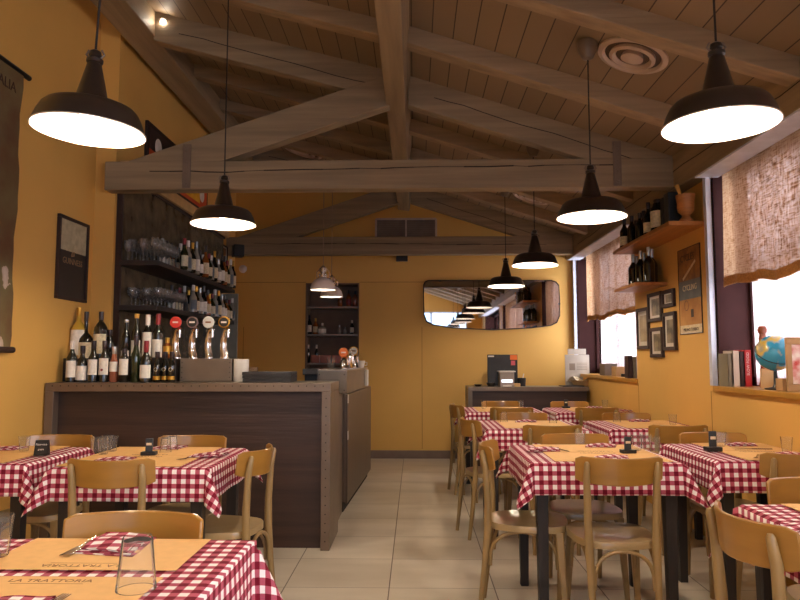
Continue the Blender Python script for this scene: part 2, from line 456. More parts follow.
# wall behind the camera with a wide daylight shop window
w = MB(); wz0, wz1 = .9, 2.7
w.mm((XL - .2, YF - .2, 0), (XR + .3, YF, wz0)); w.mm((XL - .2, YF - .2, wz1), (XR + .3, YF, 4.2))
w.mm((XL - .2, YF - .2, wz0), (-1.7, YF, wz1)); w.mm((1.6, YF - .2, wz0), (XR + .3, YF, wz1))
struct(w.build('wall_front', 'wall'))
M['tint'] = glass('tinted_shop_pane', (.42, .5, .58), .1)
f = struct(MB().mm((-1.7, YF - .12, wz0), (1.6, YF - .115, wz1)).build('window_4', 'tint'))
fr = MB()
for x in (-1.7, -.6, .5, 1.6): fr.mm((x - .03, YF - .14, wz0), (x + .03, YF - .08, wz1))
for z in (wz0, 1.9, wz1): fr.mm((-1.7, YF - .14, z - .03), (1.6, YF - .08, z + .03))
fr.build('window_frame', 'white_frame', f)

for i, (a, b) in enumerate(WIN):
    n = i + 1
    win = struct(MB().mm((XR + .25, a, Z_SILL), (XR + .255, b, ZP)).build('window_%d' % n, 'pane'))
    fr = MB()
    k = max(2, round((b - a) / 1.0))
    for j in range(k + 1):
        yy = a + (b - a) * j / k; fr.mm((XR + .23, yy - .03, Z_SILL), (XR + .28, yy + .03, ZP))
    for z in (Z_SILL + .03, 1.85, ZP - .03): fr.mm((XR + .23, a, z - .03), (XR + .28, b, z + .03))
    fr.build('window_frame', 'mauve', win)
    j_ = MB(); j_.mm((XR + .01, b - .012, Z_SILL), (XR + .23, b, ZP)); j_.mm((XR + .01, a, Z_SILL), (XR + .23, a + .012, ZP))
    j_.build('window_jamb', 'mauve', win)
    MB().mm((XR - .03, a - .02, Z_SILL - .035), (XR + .27, b + (.02 if i < 2 else 0), Z_SILL)).build('window_sill', 'sill', win, bevel=.004)
    if i: MB().mm((XR - .035, b, Z_SILL if i < 2 else Z_SILL - .0), (XR + .012, b + .045, ZP)).build('window_trim', 'white_frame', win)
    MB().mm((1.945, a, ZP - .012), (XR + .05, b, ZP - .001)).build('window_soffit', 'white_frame', win)  # pale board added under the wall plate: daylight on its underside, painted in

def curtain(name, x, y0, y1, z0, z1, m, amp, label, hem=None, seed=0, scallop=.0, group=None):
    rnd = random.Random(seed); n = max(40, int((y1 - y0) / .02)); kz = 14
    ph = [rnd.uniform(0, 6.28) for _ in range(6)]
    def pt(i, j, zz0, zz1):
        t = i / n; yy = y0 + (y1 - y0) * t; u = j / kz
        dz = scallop * (math.sin(yy * 7 + ph[3]) * .5 + math.sin(yy * 16 + ph[4]) * .3)
        zb = zz0 + dz
        z = zz1 + (zb - zz1) * u
        a = amp * (.35 + .65 * u)
        xx = x + a * (math.sin(yy * 26 + ph[0] + u * .8) * .6 + math.sin(yy * 47 + ph[1]) * .3 + math.sin(yy * 11 + ph[2] - u) * .5)
        return (xx, yy, z)
    mb = MB(); vs = [pt(i, j, z0, z1) for i in range(n + 1) for j in range(kz + 1)]
    fs = [(i * (kz + 1) + j, (i + 1) * (kz + 1) + j, (i + 1) * (kz + 1) + j + 1, i * (kz + 1) + j + 1) for i in range(n) for j in range(kz)]
    mb.add(vs, fs)
    o = tag(mb.build(name, m, smooth=True), label, 'curtain', group)
    if hem:
        h = MB(); vs = []
        for i in range(n + 1):
            p = pt(i, kz, z0, z1)
            for (dx, dz) in ((-.004, .0), (.004, .0), (.004, hem), (-.004, hem)): vs.append((p[0] + dx, p[1], p[2] + dz - hem * .8))
        fs = [(i * 4 + k, i * 4 + (k + 1) % 4, (i + 1) * 4 + (k + 1) % 4, (i + 1) * 4 + k) for i in range(n) for k in range(4)]
        h.add(vs, fs); h.build('hem', 'hem', o, smooth=True)
    return o
curtain('burlap_curtain', XR + .065, 1.55, 4.70, 1.78, ZP, 'burlap', .018, 'coarse burlap half curtain over the large window with the globe on its sill', .06, 1, .03)
curtain('burlap_curtain', XR + .065, 6.49, 8.5, 1.75, ZP, 'burlap', .016, 'burlap half curtain over the far window near the mirror', .055, 2, .025)
curtain('sheer_curtain', XR + .17, 1.55, 4.58, Z_SILL + .01, ZP, 'sheer', .012, 'white sheer curtain glowing behind the globe and books', None, 3)
curtain('sheer_curtain', XR + .17, 6.5, 8.26, Z_SILL + .01, ZP, 'sheer', .012, 'white sheer curtain on the far window beside the host counter', None, 4)

# ------------------------------------------------------------------ roof timbers
def timber(name, p0, p1, w, h, m, up=(0, 0, 1), crack=True, seed=0):
    """p0,p1: centre line"""
    o = struct(MB().bar(p0, p1, w, h, up).build(name, m, bevel=.008))
    if crack:
        rnd = random.Random(seed); p0 = Vector(p0); p1 = Vector(p1); L = (p1 - p0).length; d = (p1 - p0) / L
        side = d.cross(Vector(up)).normalized()
        if side.y > 0: side = -side
        upv = side.cross(d).normalized()
        if upv.z < 0: upv = -upv
        mb = MB(); t = .08 * L; off = h * .16
        pts = []
        while t < L * .94:
            off += rnd.uniform(-.008, .008); off = max(-h * .3, min(h * .36, off))
            pts.append(p0 + d * t + upv * off + side * (w / 2 + .0005)); t += rnd.uniform(.1, .2)
        for a, b in zip(pts, pts[1:]): 
            mb.bar(a, b, .003, rnd.uniform(.003, .009), upv)
        mb.build('crack', 'crack', o)
    return o
TY, FY = 5.12, 8.42
def truss(yf, dy, seed, left_x, right_x):
    yc = yf + dy / 2
    timber('tie_beam', (left_x, yc, ZP + .132), (right_x, yc, ZP + .132), dy, .222, 'beamX', seed=seed)
    # leaning strut rising from the tie end to the ridge purlin
    s = .334; x0, x1 = left_x + .02, -.17
    zt0 = CAMH + 1.47; h = .2
    zt = lambda x: zt0 + s * (x - (-2.22))
    poly = [(x0 + .1, zt(x0 + .1)), (-.17, zt(-.17) ), (-.15, zt(-.17) - h), (x0 + .75, ZP + .231), (x0 + .1, ZP + .231)]
    poly = [(-2.235, ZP + .232), (-.21, CAMH + 2.175), (-.145, CAMH + 1.95), (-1.50, ZP + .232)]
    struct(MB().prism(poly, 1, yf + .005, yf + dy - .005).build('strut_beam', 'beamX', bevel=.006))
    # rafters under the boards, both sides of the purlin
    for sx in (-1, 1):
        xa, xb = (-.05, right_x + .05) if sx > 0 else (-2.03, -.17)
        k = SR if sx > 0 else SL
        poly = [(xa, zc(xa) - (.23)), (xb, zc(xb) - .23), (xb, zc(xb) + .01), (xa, zc(xa) + .01)]
        o = struct(MB().prism(poly, 1, yf + .01, yf + dy - .01).build('rafter_beam', 'beamX', bevel=.006))
        mb = MB(); rnd = random.Random(seed + sx); x = xa + .2; off = .12; pts = []
        while x < xb - .15:
            off += rnd.uniform(-.01, .01); pts.append((x, yf + .009, zc(x) - off)); x += rnd.uniform(.1, .2)
        for a, b in zip(pts, pts[1:]): mb.bar(a, b, .003, .005)
        mb.build('crack', 'crack', o)
    return yc
truss(TY, .13, 3, -2.37, 1.97); truss(FY, .13, 9, XB, 1.97)
for x_ in (P(187, 165, Y=TY).x, P(617, 165, Y=TY).x):
    st = MB().mm((x_ - .03, TY - .012, ZP + .03), (x_ + .03, TY - .0005, ZP + .37)).build('iron_strap', 'iron', bevel=.002)
    tag(st, 'iron strap bolted over the tie beam ' + ('by the bar wall' if x_ < 0 else 'near the wooden wall shelf'), 'strap')
    for z in (.06, .14, .22, .31):
        MB().lathe([(.0, -.008), (.012, -.006), (.012, .004)], n=8).build('bolt', 'iron', st, smooth=True)
        COL.objects[-1].location = (x_, TY - .013, ZP + z); COL.objects[-1].rotation_euler = (PI / 2, 0, 0)
# purlin down the middle
mb = MB(); a = R(9)
mb.bar((-.125, YF, CAMH + 2.06), (-.125, YB, CAMH + 2.06), .15, .27, (math.sin(a), 0, math.cos(a)))
struct(mb.build('ridge_beam', 'beamY', bevel=.008))
# wall plates
struct(MB().mm((-2.27, YF, CAMH + 2.50), (-2.02, YB, zc(-2.02))).build('wall_plate_beam', 'beamY', bevel=.008))
pl = struct(MB().prism([(1.94, ZP), (2.34, ZP), (2.34, zc(2.34)), (1.94, zc(1.94))], 1, YF, YB).build('wall_plate_beam', 'beamY', bevel=.008))
mb = MB(); rnd = random.Random(5); y = 1.; off = .12; pts = []
while y < 8.2:
    off += rnd.uniform(-.012, .012); off = min(.2, max(.06, off)); pts.append((1.9395, y, ZP + off)); y += rnd.uniform(.12, .25)
for a, b in zip(pts, pts[1:]): mb.bar(a, b, .003, .005)
mb.build('crack', 'crack', pl)
for yj in (-2.4, -1.55, -.7, .15, 1.0, 1.8, 2.6, 3.41, 4.33, 6.07, 6.92, 7.7):
    for sx in (-1, 1):
        xa, xb = (-.05, 1.95) if sx > 0 else (-2.03, -.17)
        poly = [(xa, zc(xa) - .115), (xb, zc(xb) - .115), (xb, zc(xb) + .01), (xa, zc(xa) + .01)]
        struct(MB().prism(poly, 1, yj, yj + .12).build('joist_beam', 'joist', bevel=.005))

# round air diffusers on the boards
def on_ceiling(px, py, off=0):
    d = _f * F + _r * (px - 400) + _u * (300 - py)
    k = SR if px > 415 else SL
    t = (Z0 - CAMH - off) / (d.z + k * d.x)
    return Vector((d.x * t, d.y * t, CAMH + d.z * t))
def diffuser(px, py, label, r=.2):
    p = on_ceiling(px, py); k = SR if px > 415 else SL
    t = thing('air_diffuser', label, 'air vent', p)
    t.rotation_euler = (0, math.atan(k), 0)
    MB().lathe([(r, 0), (r, -.012), (r * .86, -.02), (r * .8, -.006), (r * .8, 0)], n=40).build('outer_ring', 'cream_v', t, smooth=True)
    MB().lathe([(r * .64, -.002), (r * .66, -.022), (r * .56, -.03), (r * .48, -.012), (r * .5, -.002)], n=36).build('inner_ring', 'cream_v', t, smooth=True)
    MB().lathe([(r * .3, -.002), (r * .32, -.026), (r * .2, -.034), (.001, -.036)], n=30).build('centre_disc', 'cream_v', t, smooth=True)
    MB().lathe([(r * .82, -.003), (.001, -.0035)], n=36).build('duct', 'black_v', t)
M['cream_v'] = mat('vent_paint', (186, 164, 146), .45); M['black_v'] = mat('duct_shade', (84, 66, 54), .7)
diffuser(633, 55, 'round ceiling air diffuser beside the enamel lamp canopy above the window tables')
diffuser(531, 197, 'round air diffuser seen under the near tie beam above the far lamps')
diffuser(303, 151, 'round air diffuser on the bar side of the ceiling, partly hidden by the strut', .24)

# small spotlights
def spotlight(px, py, y, label, r=.035):
    p = P(px, py, Y=y); t = thing('spotlight', label, 'spotlight', p)
    MB().tube([(0, .05, .03), (0, -.0, 0)], [.02, r], 12).build('housing', 'iron', t, smooth=True)
    MB().lathe([(.001, .008), (r * .35, .004), (r * .5, 0)], n=12).build('bulb', 'spot', t, smooth=True)
    COL.objects[-1].rotation_euler = (PI / 2, 0, 0); COL.objects[-1].location = (0, -.01, 0)
spotlight(163, 22, 5.13, 'tiny bright spotlight high on the rafter end above the wall picture')

# rectangular grille in the far gable
t = thing('wall_grille', 'pale rectangular vent grille high on the far wall above the mirror lamp', 'air vent', P(406, 236, Y=YB))
g0, g1 = P(376, 238, Y=YB), P(436, 219, Y=YB); gx, gz = g0.x - t.location.x, g0.z - t.location.z; gw, gh = g1.x - g0.x, g1.z - g0.z
fr = MB()
for (x, wd) in ((gx, .025), (gx + gw / 2, .02), (gx + gw, .025)): fr.mm((x - wd / 2, -.02, gz), (x + wd / 2, -.0005, gz + gh))
for z in (gz, gz + gh): fr.mm((gx, -.02, z - .012), (gx + gw, -.0005, z + .012))
fr.build('frame', 'cream_v', t)
fr = MB()
for k in range(9): fr.box((gx + gw / 2, -.006, gz + gh * (k + .5) / 9), (gw, .008, .004))
fr.build('slat', 'iron', t)
MB().mm((gx, -.003, gz), (gx + gw, -.0006, gz + gh)).build('backing', 'iron', t)

# ------------------------------------------------------------------ pendant lamps
LR = .193
def pendant(x, y, z, label, top=None, canopy=True, tilt=(0, 0)):
    t = thing('pendant_lamp', label, 'pendant lamp', (x, y, z), 0, 'dark enamel factory pendants')
    r = LR
    outer = [(r, 0), (r * .985, r * .03), (r * .92, r * .22), (r * .85, r * .36), (r * .78, r * .43), (r * .68, r * .47), (r * .5, r * .495), (r * .325, r * .505), (r * .305, r * .53), (r * .13, r * 1.27), (r * .10, r * 1.30)]
    MB().lathe(outer, n=48).build('shade', 'enamel_out', t, smooth=True)
    inner = [(r * .995, .001), (r * .96, .012), (r * .90, r * .215), (r * .83, r * .345), (r * .74, r * .42), (r * .5, r * .46), (r * .28, r * .48), (.001, r * .49)]
    MB().lathe(inner, n=48).build('shade_lining', 'enamel_in', t, smooth=True)
    MB().lathe([(r * .995, .001), (r * 1.01, .0), (r * 1.01, -.005), (r * .99, -.005), (r * .985, .001)], n=48).build('rim', 'white_en', t, smooth=True)
    MB().lathe([(r * .1, r * 1.29), (r * .15, r * 1.31), (r * .15, r * 1.37), (r * .08, r * 1.40), (r * .12, r * 1.44), (r * .10, r * 1.52), (.004, r * 1.57)], n=16).build('lamp_holder', 'enamel_out', t, smooth=True)
    for s in (-1, 1): MB().tube([(s * r * .1, 0, r * 1.38), (s * r * .17, 0, r * 1.46), (s * r * .12, 0, r * 1.55)], .004, 6).build('hook', 'iron', t)
    MB().lathe([(.001, -.035), (.02, -.03), (.035, -.008), (.036, .01), (.028, .03), (.016, .05), (.014, .07)], (0, 0, r * .3), n=16).build('bulb', 'bulb', t, smooth=True)
    zt = (top if top is not None else zc(x)) - z
    MB().tube([(0, 0, r * 1.5), (0, 0, zt)], .004, 6).build('cable', 'cable', t)
    if canopy: MB().lathe([(.001, zt - .11), (.03, zt - .1), (.055, zt - .05), (.06, zt - .0)], n=20).build('ceiling_canopy', 'iron', t, smooth=True)
    t.rotation_euler = (tilt[0], tilt[1], 0)
    return t
def lamp_at(cx, cy, width):
    y = .386 * F / width * {116: 1.045, 122: 1.09, 67: .975}.get(width, 1)
    return P(cx, cy, Y=y)
LAMPS = [((89, 130.5), 116, 'dark enamel pendant hanging in front of the wall picture by the old map'),
         ((223.5, 224), 65, 'dark enamel pendant hanging over the bar counter bottles'),
         ((720, 125), 122, 'dark enamel pendant hanging close to the big burlap curtain'),
         ((591.5, 217), 67, 'dark enamel pendant hanging between the tie beam and the wooden wall shelf'),
         ((535, 265), 46, 'dark enamel pendant hanging above the end of the mirror'),
         ((506, 286), 36.5, 'dark enamel pendant hanging in front of the middle of the mirror')]
for (c_, wd, lb) in LAMPS:
    p = lamp_at(*c_, wd)
    tl = {116: (0, R(2.5)), 122: (0, R(-.5))}.get(wd, (0, 0))
    pendant(p.x, p.y, p.z, lb, tilt=tl)
for (x, y) in ((-1.15, .55), (1.07, .45), (-1.15, -1.5), (1.07, -1.5)):  # unseen pendants continuing both rows behind the camera, added for fill light
    pendant(x, y, 2.12, 'dark enamel pendant over the tables by the shop window, ' + ('bar side' if x < 0 else 'curtain side') + (', second row' if y < 0 else ', first row'))

for (cx, cy, wd, lb) in ((323, 290, 26, 'small white pendant over the back bar, the lower hanging one'), (331.5, 297, 23, 'small white pendant over the back bar, half hidden behind its twin')):
    y = .215 * F / wd; p = P(cx, cy, Y=y)
    t = thing('bar_pendant', lb, 'pendant lamp', p, 0, 'small white pendants over the back bar'); r = .107
    MB().lathe([(r, 0), (r * .98, r * .2), (r * .88, r * .5), (r * .66, r * .78), (r * .35, r * .94), (r * .2, r * .98)], n=32).build('shade', 'white_en', t, smooth=True)
    MB().lathe([(r * .97, .001), (r * .95, r * .2), (r * .85, r * .48), (r * .6, r * .75), (.001, r * .9)], n=32).build('shade_lining', 'enamel_in', t, smooth=True)
    MB().lathe([(r * .2, r * .98), (r * .34, r * 1.0), (r * .34, r * 1.25), (r * .16, r * 1.3), (r * .3, r * 1.4), (r * .3, r * 1.7), (r * .1, r * 1.9), (.004, r * 2.0)], n=16).build('lamp_holder', 'chrome', t, smooth=True)
    for s in (-1, 1): MB().tube([(s * r * .5, 0, r * .95), (s * r * .5, 0, r * 1.4), (s * r * .3, 0, r * 1.6)], .005, 6).build('bracket', 'chrome', t)
    MB().lathe([(.001, -.02), (.018, -.01), (.02, .01), (.01, .03)], (0, 0, r * .35), n=12).build('bulb', 'bulb_s', t, smooth=True)
    MB().tube([(0, 0, r * 1.9), (0, 0, zc(p.x) - p.z)], .0028, 6).build('cable', 'cable_l', t)

# ------------------------------------------------------------------ bar counter
CY0, CY1 = 4.62, 5.125
cx0, cx1 = XL + .012, P(327.5, 551, Y=CY0).x + .012
CH = 1.09
t = thing('bar_counter', 'long dark wood bar counter with riveted metal top and end post', 'bar counter', ((cx0 + cx1) / 2, (CY0 + CY1) / 2, 0))
ox, oy = t.location.x, t.location.y
def L(mb, name, m, **k):
    o = mb.build(name, m, t, **k); o.location = (-t.location.x, -t.location.y, -t.location.z); return o
L(MB().mm((cx0, CY0, CH - .058), (cx1, CY1, CH)), 'countertop', 'zinc', bevel=.003)
L(MB().mm((cx1 - .06, CY0, 0), (cx1, CY1, CH - .058)), 'end_post', 'zinc', bevel=.003)
L(MB().mm((cx0, CY0 + .0, 0), (cx0 + .06, CY1, CH - .058)), 'end_post', 'zinc', bevel=.003)
L(MB().mm((cx0 + .06, CY0 + .07, .0), (cx1 - .06, CY0 + .1, CH - .058)), 'front_panel', 'dark_wood')
rv = MB()
for k in range(34): 
    x = cx0 + .05 + (cx1 - cx0 - .1) * k / 33; rv.box((x, CY0 - .001, CH - .02), (.007, .004, .007))
for k in range(17): rv.box((cx1 - .03, CY0 - .001, .06 + k * .058), (.007, .004, .007))
L(rv, 'rivet', 'crack')
# service side of the counter, running towards the back wall
bx = P(346.7, 513, Z=0).x; b0 = P(346.7, 513, Z=0).y; b1 = P(370.7, 476, Z=0).y
bz = P(348, 394, Y=b0).z
t = thing('back_counter', 'lower wood fronted counter behind the bar end with hinged door', 'bar counter', (bx - .3, (b0 + b1) / 2, 0))
bf = P(370.7, 476, Z=0).x
def skew(mb_, xo, ya, yb, z0_, z1_, xi=None):
    xn = lambda y_: bx + (bf - bx) * (y_ - b0) / (b1 - b0)
    li = (lambda y_: xi) if xi is not None else (lambda y_: xn(y_) + xo - .02)
    return mb_.prism([(li(ya), ya), (xn(ya) + xo, ya), (xn(yb) + xo, yb), (li(yb), yb)], 2, z0_, z1_)
L(skew(MB(), -.02, b0 + .02, b1, .08, bz, bx - .62), 'body', 'dark_wood_v')
L(skew(MB(), -.035, b0 + .03, b1 - .02, 0, .08, bx - .6), 'plinth', 'crack')
L(skew(MB(), .0, b0 + .03, b1, .07, bz - .005), 'door', 'dark_wood_v', bevel=.003)
for z in (.62, .92):
    L(MB().mm((bx + .0, b0 + .02, z - .035), (bx + .006, b0 + .055, z + .035)), 'hinge', 'whitecap')
L(MB().mm((bx - .16, CY1 + .03, .0), (bx - .04, b0 + .02, bz)), 'side_return', 'zinc')
# steel unit on it
u0 = b0 + .02; u1 = 7.2; uz = P(330, 371, Y=u0).z
t = thing('steel_drip_unit', 'steel box unit standing on the lower back counter', 'beer cooler', (bx - .15, (u0 + u1) / 2, bz))
ul = P(317, 371, Y=u0).x
L(skew(MB(), -.01, u0, u1, bz + .002, uz, ul), 'body', 'steel_dark', bevel=.004)
L(skew(MB(), -.002, u0 - .006, u1, uz, uz + .012, ul - .005), 'lid', 'steel', bevel=.002)
rv = MB()
for x_, z_ in ((ul + .02, bz + .03), (bx - .03, bz + .03), (ul + .02, uz - .03), (bx - .03, uz - .03)): rv.box((x_, u0 - .001, z_), (.008, .004, .008))
L(rv, 'rivet', 'crack')
BZ = bz

# raised bottle step at the wall end of the counter
t = thing('bottle_step', 'dark raised wooden step carrying the rear bottles on the bar', 'display step', (XL + .4, 5.03, CH))
sx0 = P(57, 381, Y=4.87).x; sx1 = P(178, 381, Y=4.93).x
L(MB().mm((sx0, 4.87, CH + .001), (sx1, 5.08, CH + .165)), 'riser', 'shelf_dark', bevel=.003)
ST = CH + .165

# ------------------------------------------------------------------ bottles
def bottle(label, cat='bottle', H=.3, r=.038, shoulder=.6, neck=.014, body='bg_dark', lab='label', cap='darkcap', lz=(.12, .48), group=None, capf=.8, name='wine_bottle', loc=(0, 0, 0), lr=1.006, rz=0):
    t = thing(name, label, cat, loc, rz, group)
    sh = H * shoulder
    prof = [(.001, .004), (r * .85, 0), (r, .006), (r, sh - .02), (r * .93, sh), (r * .7, sh + H * .06), (neck * 1.25, sh + H * .13), (neck, sh + H * .2), (neck, H * .96), (neck * 1.15, H * .965), (neck * 1.15, H * .995), (.001, H)]
    MB().lathe(prof, n=20).build('glass_body', body, t, smooth=True)
    if cap: MB().lathe([(neck * 1.1, H * capf), (neck * 1.14, H * capf + .002), (neck * 1.22, H * .97), (neck * 1.2, H + .002), (.001, H + .003)], n=14).build('capsule', cap, t, smooth=True)
    if lab:
        a0, a1 = lz[0] * H, lz[1] * H; n = 14; mb = MB()
        vs = []
        for i in range(n + 1):
            w = -PI / 2 - 1.25 + 2.5 * i / n
            vs += [(r * 1.012 * math.cos(w), r * 1.012 * math.sin(w), a0), (r * 1.012 * math.cos(w), r * 1.012 * math.sin(w), a1), (r * .98 * math.cos(w), r * .98 * math.sin(w), a1), (r * .98 * math.cos(w), r * .98 * math.sin(w), a0)]
        mb.add(vs, [(4 * i + k, 4 * i + (k + 1) % 4, 4 * i + 4 + (k + 1) % 4, 4 * i + 4 + k) for i in range(n) for k in range(4)])
        mb.build('label', lab, t, smooth=True)
    return t
GB = 'wine bottles in front on the bar counter'; GR = 'wine bottles on the raised step'
def cb(px, topy, wpx, y, z0, label, g, **k):
    p = P(px, 370, Y=y); top = P(px, topy, Y=y).z; p.x = max(p.x, XL + .006 + wpx * y / F / 2)
    H = top - z0; r = wpx * y / F / 2
    return bottle(label, H=H, r=r, group=g, loc=(p.x, y, z0), **k)
YF1, YR1 = 4.77, 4.96
cb(71.5, 341, 10.5, YF1, CH, 'dark bottle with white neck and tall white label, nearest the wall', GB, cap='whitecap', lz=(.12, .52))
cb(82, 346, 11.5, YF1 + .01, CH, 'dark bottle with squat white label beside the tall-labelled one', GB, cap='darkcap', lz=(.06, .45), shoulder=.56)
cb(93, 341, 10, YF1, CH, 'dark bottle with maroon neck and plain pale label', GB, cap='darkcap', lz=(.18, .55))
cb(104, 341, 10, YF1 + .01, CH, 'dark bottle whose white label has a dark red dot', GB, lz=(.18, .58))
_d = MB().lathe([(.001, 0), (.009, 0), (.009, .001)], n=12).build('label_dot', 'redcap', COL.objects[-1].parent); _d.rotation_euler = (PI / 2, 0, 0); _d.location = (0, -.0362, .085)
cb(113.8, 347, 8.5, YF1 + .02, CH, 'rose coloured bottle with small square label', GB, body='bg_rose', cap='silvercap', lz=(.3, .58))
cb(124, 349, 9.6, YF1, CH, 'dark bottle with white label before the slim stoppered one', GB, lz=(.22, .7), cap='darkcap', shoulder=.72)
cb(135.5, 336, 9.5, YF1 + .02, CH, 'dark green bottle with faint dark label', GB, lab=None, body='bg_green')
cb(145.7, 341, 11.5, YF1, CH, 'dark bottle with red capsule and landscape white label', GB, cap='redcap', lz=(.1, .42), shoulder=.56, capf=.72)
for k, px in enumerate((157, 165, 171.8)):
    b_ = cb(px, 352, 7.6, YF1 + .03 * (k % 2), CH, ['small black beer bottle with gold label, beside the red-capsule wine', 'small black beer bottle with gold label, between two like it', 'small black beer bottle with gold label, next to the steel tap box'][k], 'small black beer bottles on the bar', lab='gold', lz=(.08, .2), cap='darkcap', name='beer_bottle')
    p_ = MB().lathe([(.011, 0), (.013, .0), (.013, .001), (.011, .001)], n=14, closed=True).build('label_ring', 'label2', b_); p_.rotation_euler = (PI / 2, 0, 0); p_.location = (0, -.0265, .088)
cb(70.5, 308, 14.5, YR1, ST, 'tall pale wine bottle with white label on the raised step', GR, body='bg_yellow', cap='gold', lz=(.06, .56), capf=.84)
cb(84.5, 312, 15, YR1, ST, 'wide shouldered dark bottle on the step beside the pale one', GR, lz=(.0, .34), lab='label2', shoulder=.42, neck=.013)
cb(99.3, 312, 13.5, YR1, ST, 'tall dark straight bottle with cream label on the step', GR, lz=(.1, .52), lab='label2', shoulder=.66)
cb(109, 330, 8, YR1 + .03, ST, 'short dark bottle half hidden on the step', GR, lab=None)
cb(125, 320, 8.6, YR1, ST, 'slim dark bottle with clear stopper on the step', GR, lab='label', lz=(.05, .2), cap='silvercap', capf=.93)
cb(135.3, 314, 9.6, YR1, ST, 'bottle with cork top and white neck band on the step', GR, cap='cork', lz=(.05, .4), capf=.9)
cb(146.5, 315, 10, YR1, ST, 'bottle with black and white neck and tall label on the step', GR, cap='whitecap', lz=(.05, .6), capf=.72)
cb(157, 314, 10.8, YR1, ST, 'bottle with cork and red foil neck on the step', GR, cap='redcap', lz=(.02, .42), capf=.62)
cb(166.7, 338, 8.6, YR1, ST, 'short gold topped bottle at the tap end of the step', GR, body='bg_amber', cap='gold', lab='gold', lz=(.2, .6), capf=.6)

# beer tower
TYB = 4.96
q0, q1 = P(179.5, 381, Y=TYB - .06), P(231.5, 381, Y=TYB - .06); qt = P(205, 358.5, Y=TYB - .06).z
t = thing('tap_box', 'riveted steel box under the four beer taps', 'beer tap base', ((q0.x + q1.x) / 2, TYB + .03, CH))
L(MB().mm((q0.x, TYB - .06, CH + .001), (q1.x, TYB + .13, qt)), 'body', 'steel_dark', bevel=.004)
rv = MB()
for k in range(4):
    for xx in (q0.x + .015, q1.x - .015): rv.box((xx, TYB - .061, CH + .03 + k * .035), (.006, .004, .006))
L(rv, 'rivet', 'crack')
def tap(px, badge, ring, label, y=TYB, z=None, by=322.5, s=1, g='beer taps on the steel box'):
    z = qt if z is None else z
    p = P(px, 340, Y=y); zb = P(px, by, Y=y).z - z
    t = thing('beer_tap', label, 'beer tap', (p.x, y, z), 0, g)
    MB().lathe([(.03 * s, .001), (.03 * s, .008), (.018 * s, .014)], n=18).build('base_flange', 'chrome', t, smooth=True)
    h = zb - .05 * s
    MB().tube([(0, .0, .01), (-.012 * s, .0, h * .35), (-.01 * s, 0, h * .7), (.01 * s, -.01, h * .95), (.03 * s, -.03, h)], [.03 * s, .026 * s, .023 * s, .026 * s, .018 * s], 14).build('column', 'chrome', t, smooth=True)
    MB().tube([(.03 * s, -.03, h), (.035 * s, -.05, h - .01), (.035 * s, -.052, h - .06)], [.015 * s, .014 * s, .01 * s], 10).build('spout', 'chrome', t, smooth=True)
    b = MB().lathe([(.001, .006), (.036 * s, .006), (.042 * s, .003), (.042 * s, -.004), (.001, -.004)], n=28).build('badge', ring, t, smooth=True); b.rotation_euler = (PI / 2, 0, 0); b.location = (.0, -.035, zb)
    b2 = MB().lathe([(.001, .0085), (.033 * s, .008), (.034 * s, .005)], n=28).build('badge_face', badge, b)
    b3 = MB().mm((-.02 * s, -.006 * s, .0085), (.02 * s, .006 * s, .0095)).build('badge_print', 'white_ink' if badge != 'grey_badge' else 'ink', b)
    MB().tube([(.01 * s, -.012, h), (0, -.03, zb - .035 * s)], .006 * s, 8).build('stem', 'chrome', t, smooth=True)
    return t
tap(177, 'red_badge', 'red_badge', 'chrome beer tap with red round badge')
tap(193.5, 'black', 'brown_badge', 'chrome beer tap with brown and black round badge')
tap(209.5, 'grey_badge', 'grey_badge', 'chrome beer tap with pale grey round badge')
tap(225, 'black', 'gold', 'chrome beer tap with black gold-rimmed badge')
bp = P(344, 352.5, Y=6.3)
tap(344, 'orange_badge', 'orange_badge', 'chrome tap with orange round badge on the back unit', y=6.1, z=uz + .013, by=352.5, s=1.0, g='taps on the back unit')
tap(354, 'grey_badge', 'gold', 'chrome tap with pale badge on the back unit', y=6.5, z=uz + .013, by=351, s=1.0, g='taps on the back unit')
# towel roll, tray, cup
p = P(241, 381, Y=4.93)
tag(MB().lathe([(.001, 0), (.052, 0), (.054, .01), (.054, .15), (.05, .158), (.018, .158), (.016, .1)], (0, 0, 0), n=24).build('paper_towel_roll', 'paper', smooth=True, loc=(p.x, 4.93, CH + .001)), 'white paper towel roll standing beside the steel tap box', 'paper towel')
p = P(252.5, 381, Y=5.05)
def tumbler_mesh():
    h, r0, r1, w = .098, .028, .037, .003
    return MB().lathe([(.001, .0), (r0 * .9, 0), (r0, .004), (r1, h), (r1 - w, h), (r0 - w, .008), (.001, .008)], n=22)
tumb = tumbler_mesh().build('drinking_glass', 'glass', smooth=True, loc=(p.x, 5.06, CH + .001))
tag(tumb, 'clear tumbler between towel roll and black trays on the bar', 'glass')
p0_, p1_ = P(243.5, 381, Y=4.8), P(292, 381, Y=4.8)
for k in range(3):
    z = CH + .001 + k * .024
    xa, xb = p0_.x - k * .002, p1_.x + .001
    tr = MB(); poly = [(xa + .008, 4.66), (xb - .008, 4.66), (xb - .008, 4.90), (xa + .008, 4.90)]
    tr.mm((xa, 4.77, z + .0), (xb, 5.0, z + .004))
    for a_, b_ in (((xa, 4.77), (xb, 4.778)), ((xa, 4.992), (xb, 5.0)), ((xa, 4.77), (xa + .008, 5.0)), ((xb - .008, 4.77), (xb, 5.0))): tr.mm((a_[0], a_[1], z), (b_[0], b_[1], z + .0225))
    tag(tr.build('serving_tray', 'black', bevel=.002), 'black serving tray stacked on the bar, ' + ['bottom one', 'middle one', 'top one'][k], 'tray', 'black trays stacked on the bar')
p = P(311, 375, Y=5.75)
t = thing('card_terminal', 'black till box behind the bar at the steel unit', 'till', (p.x, 5.75, 0))
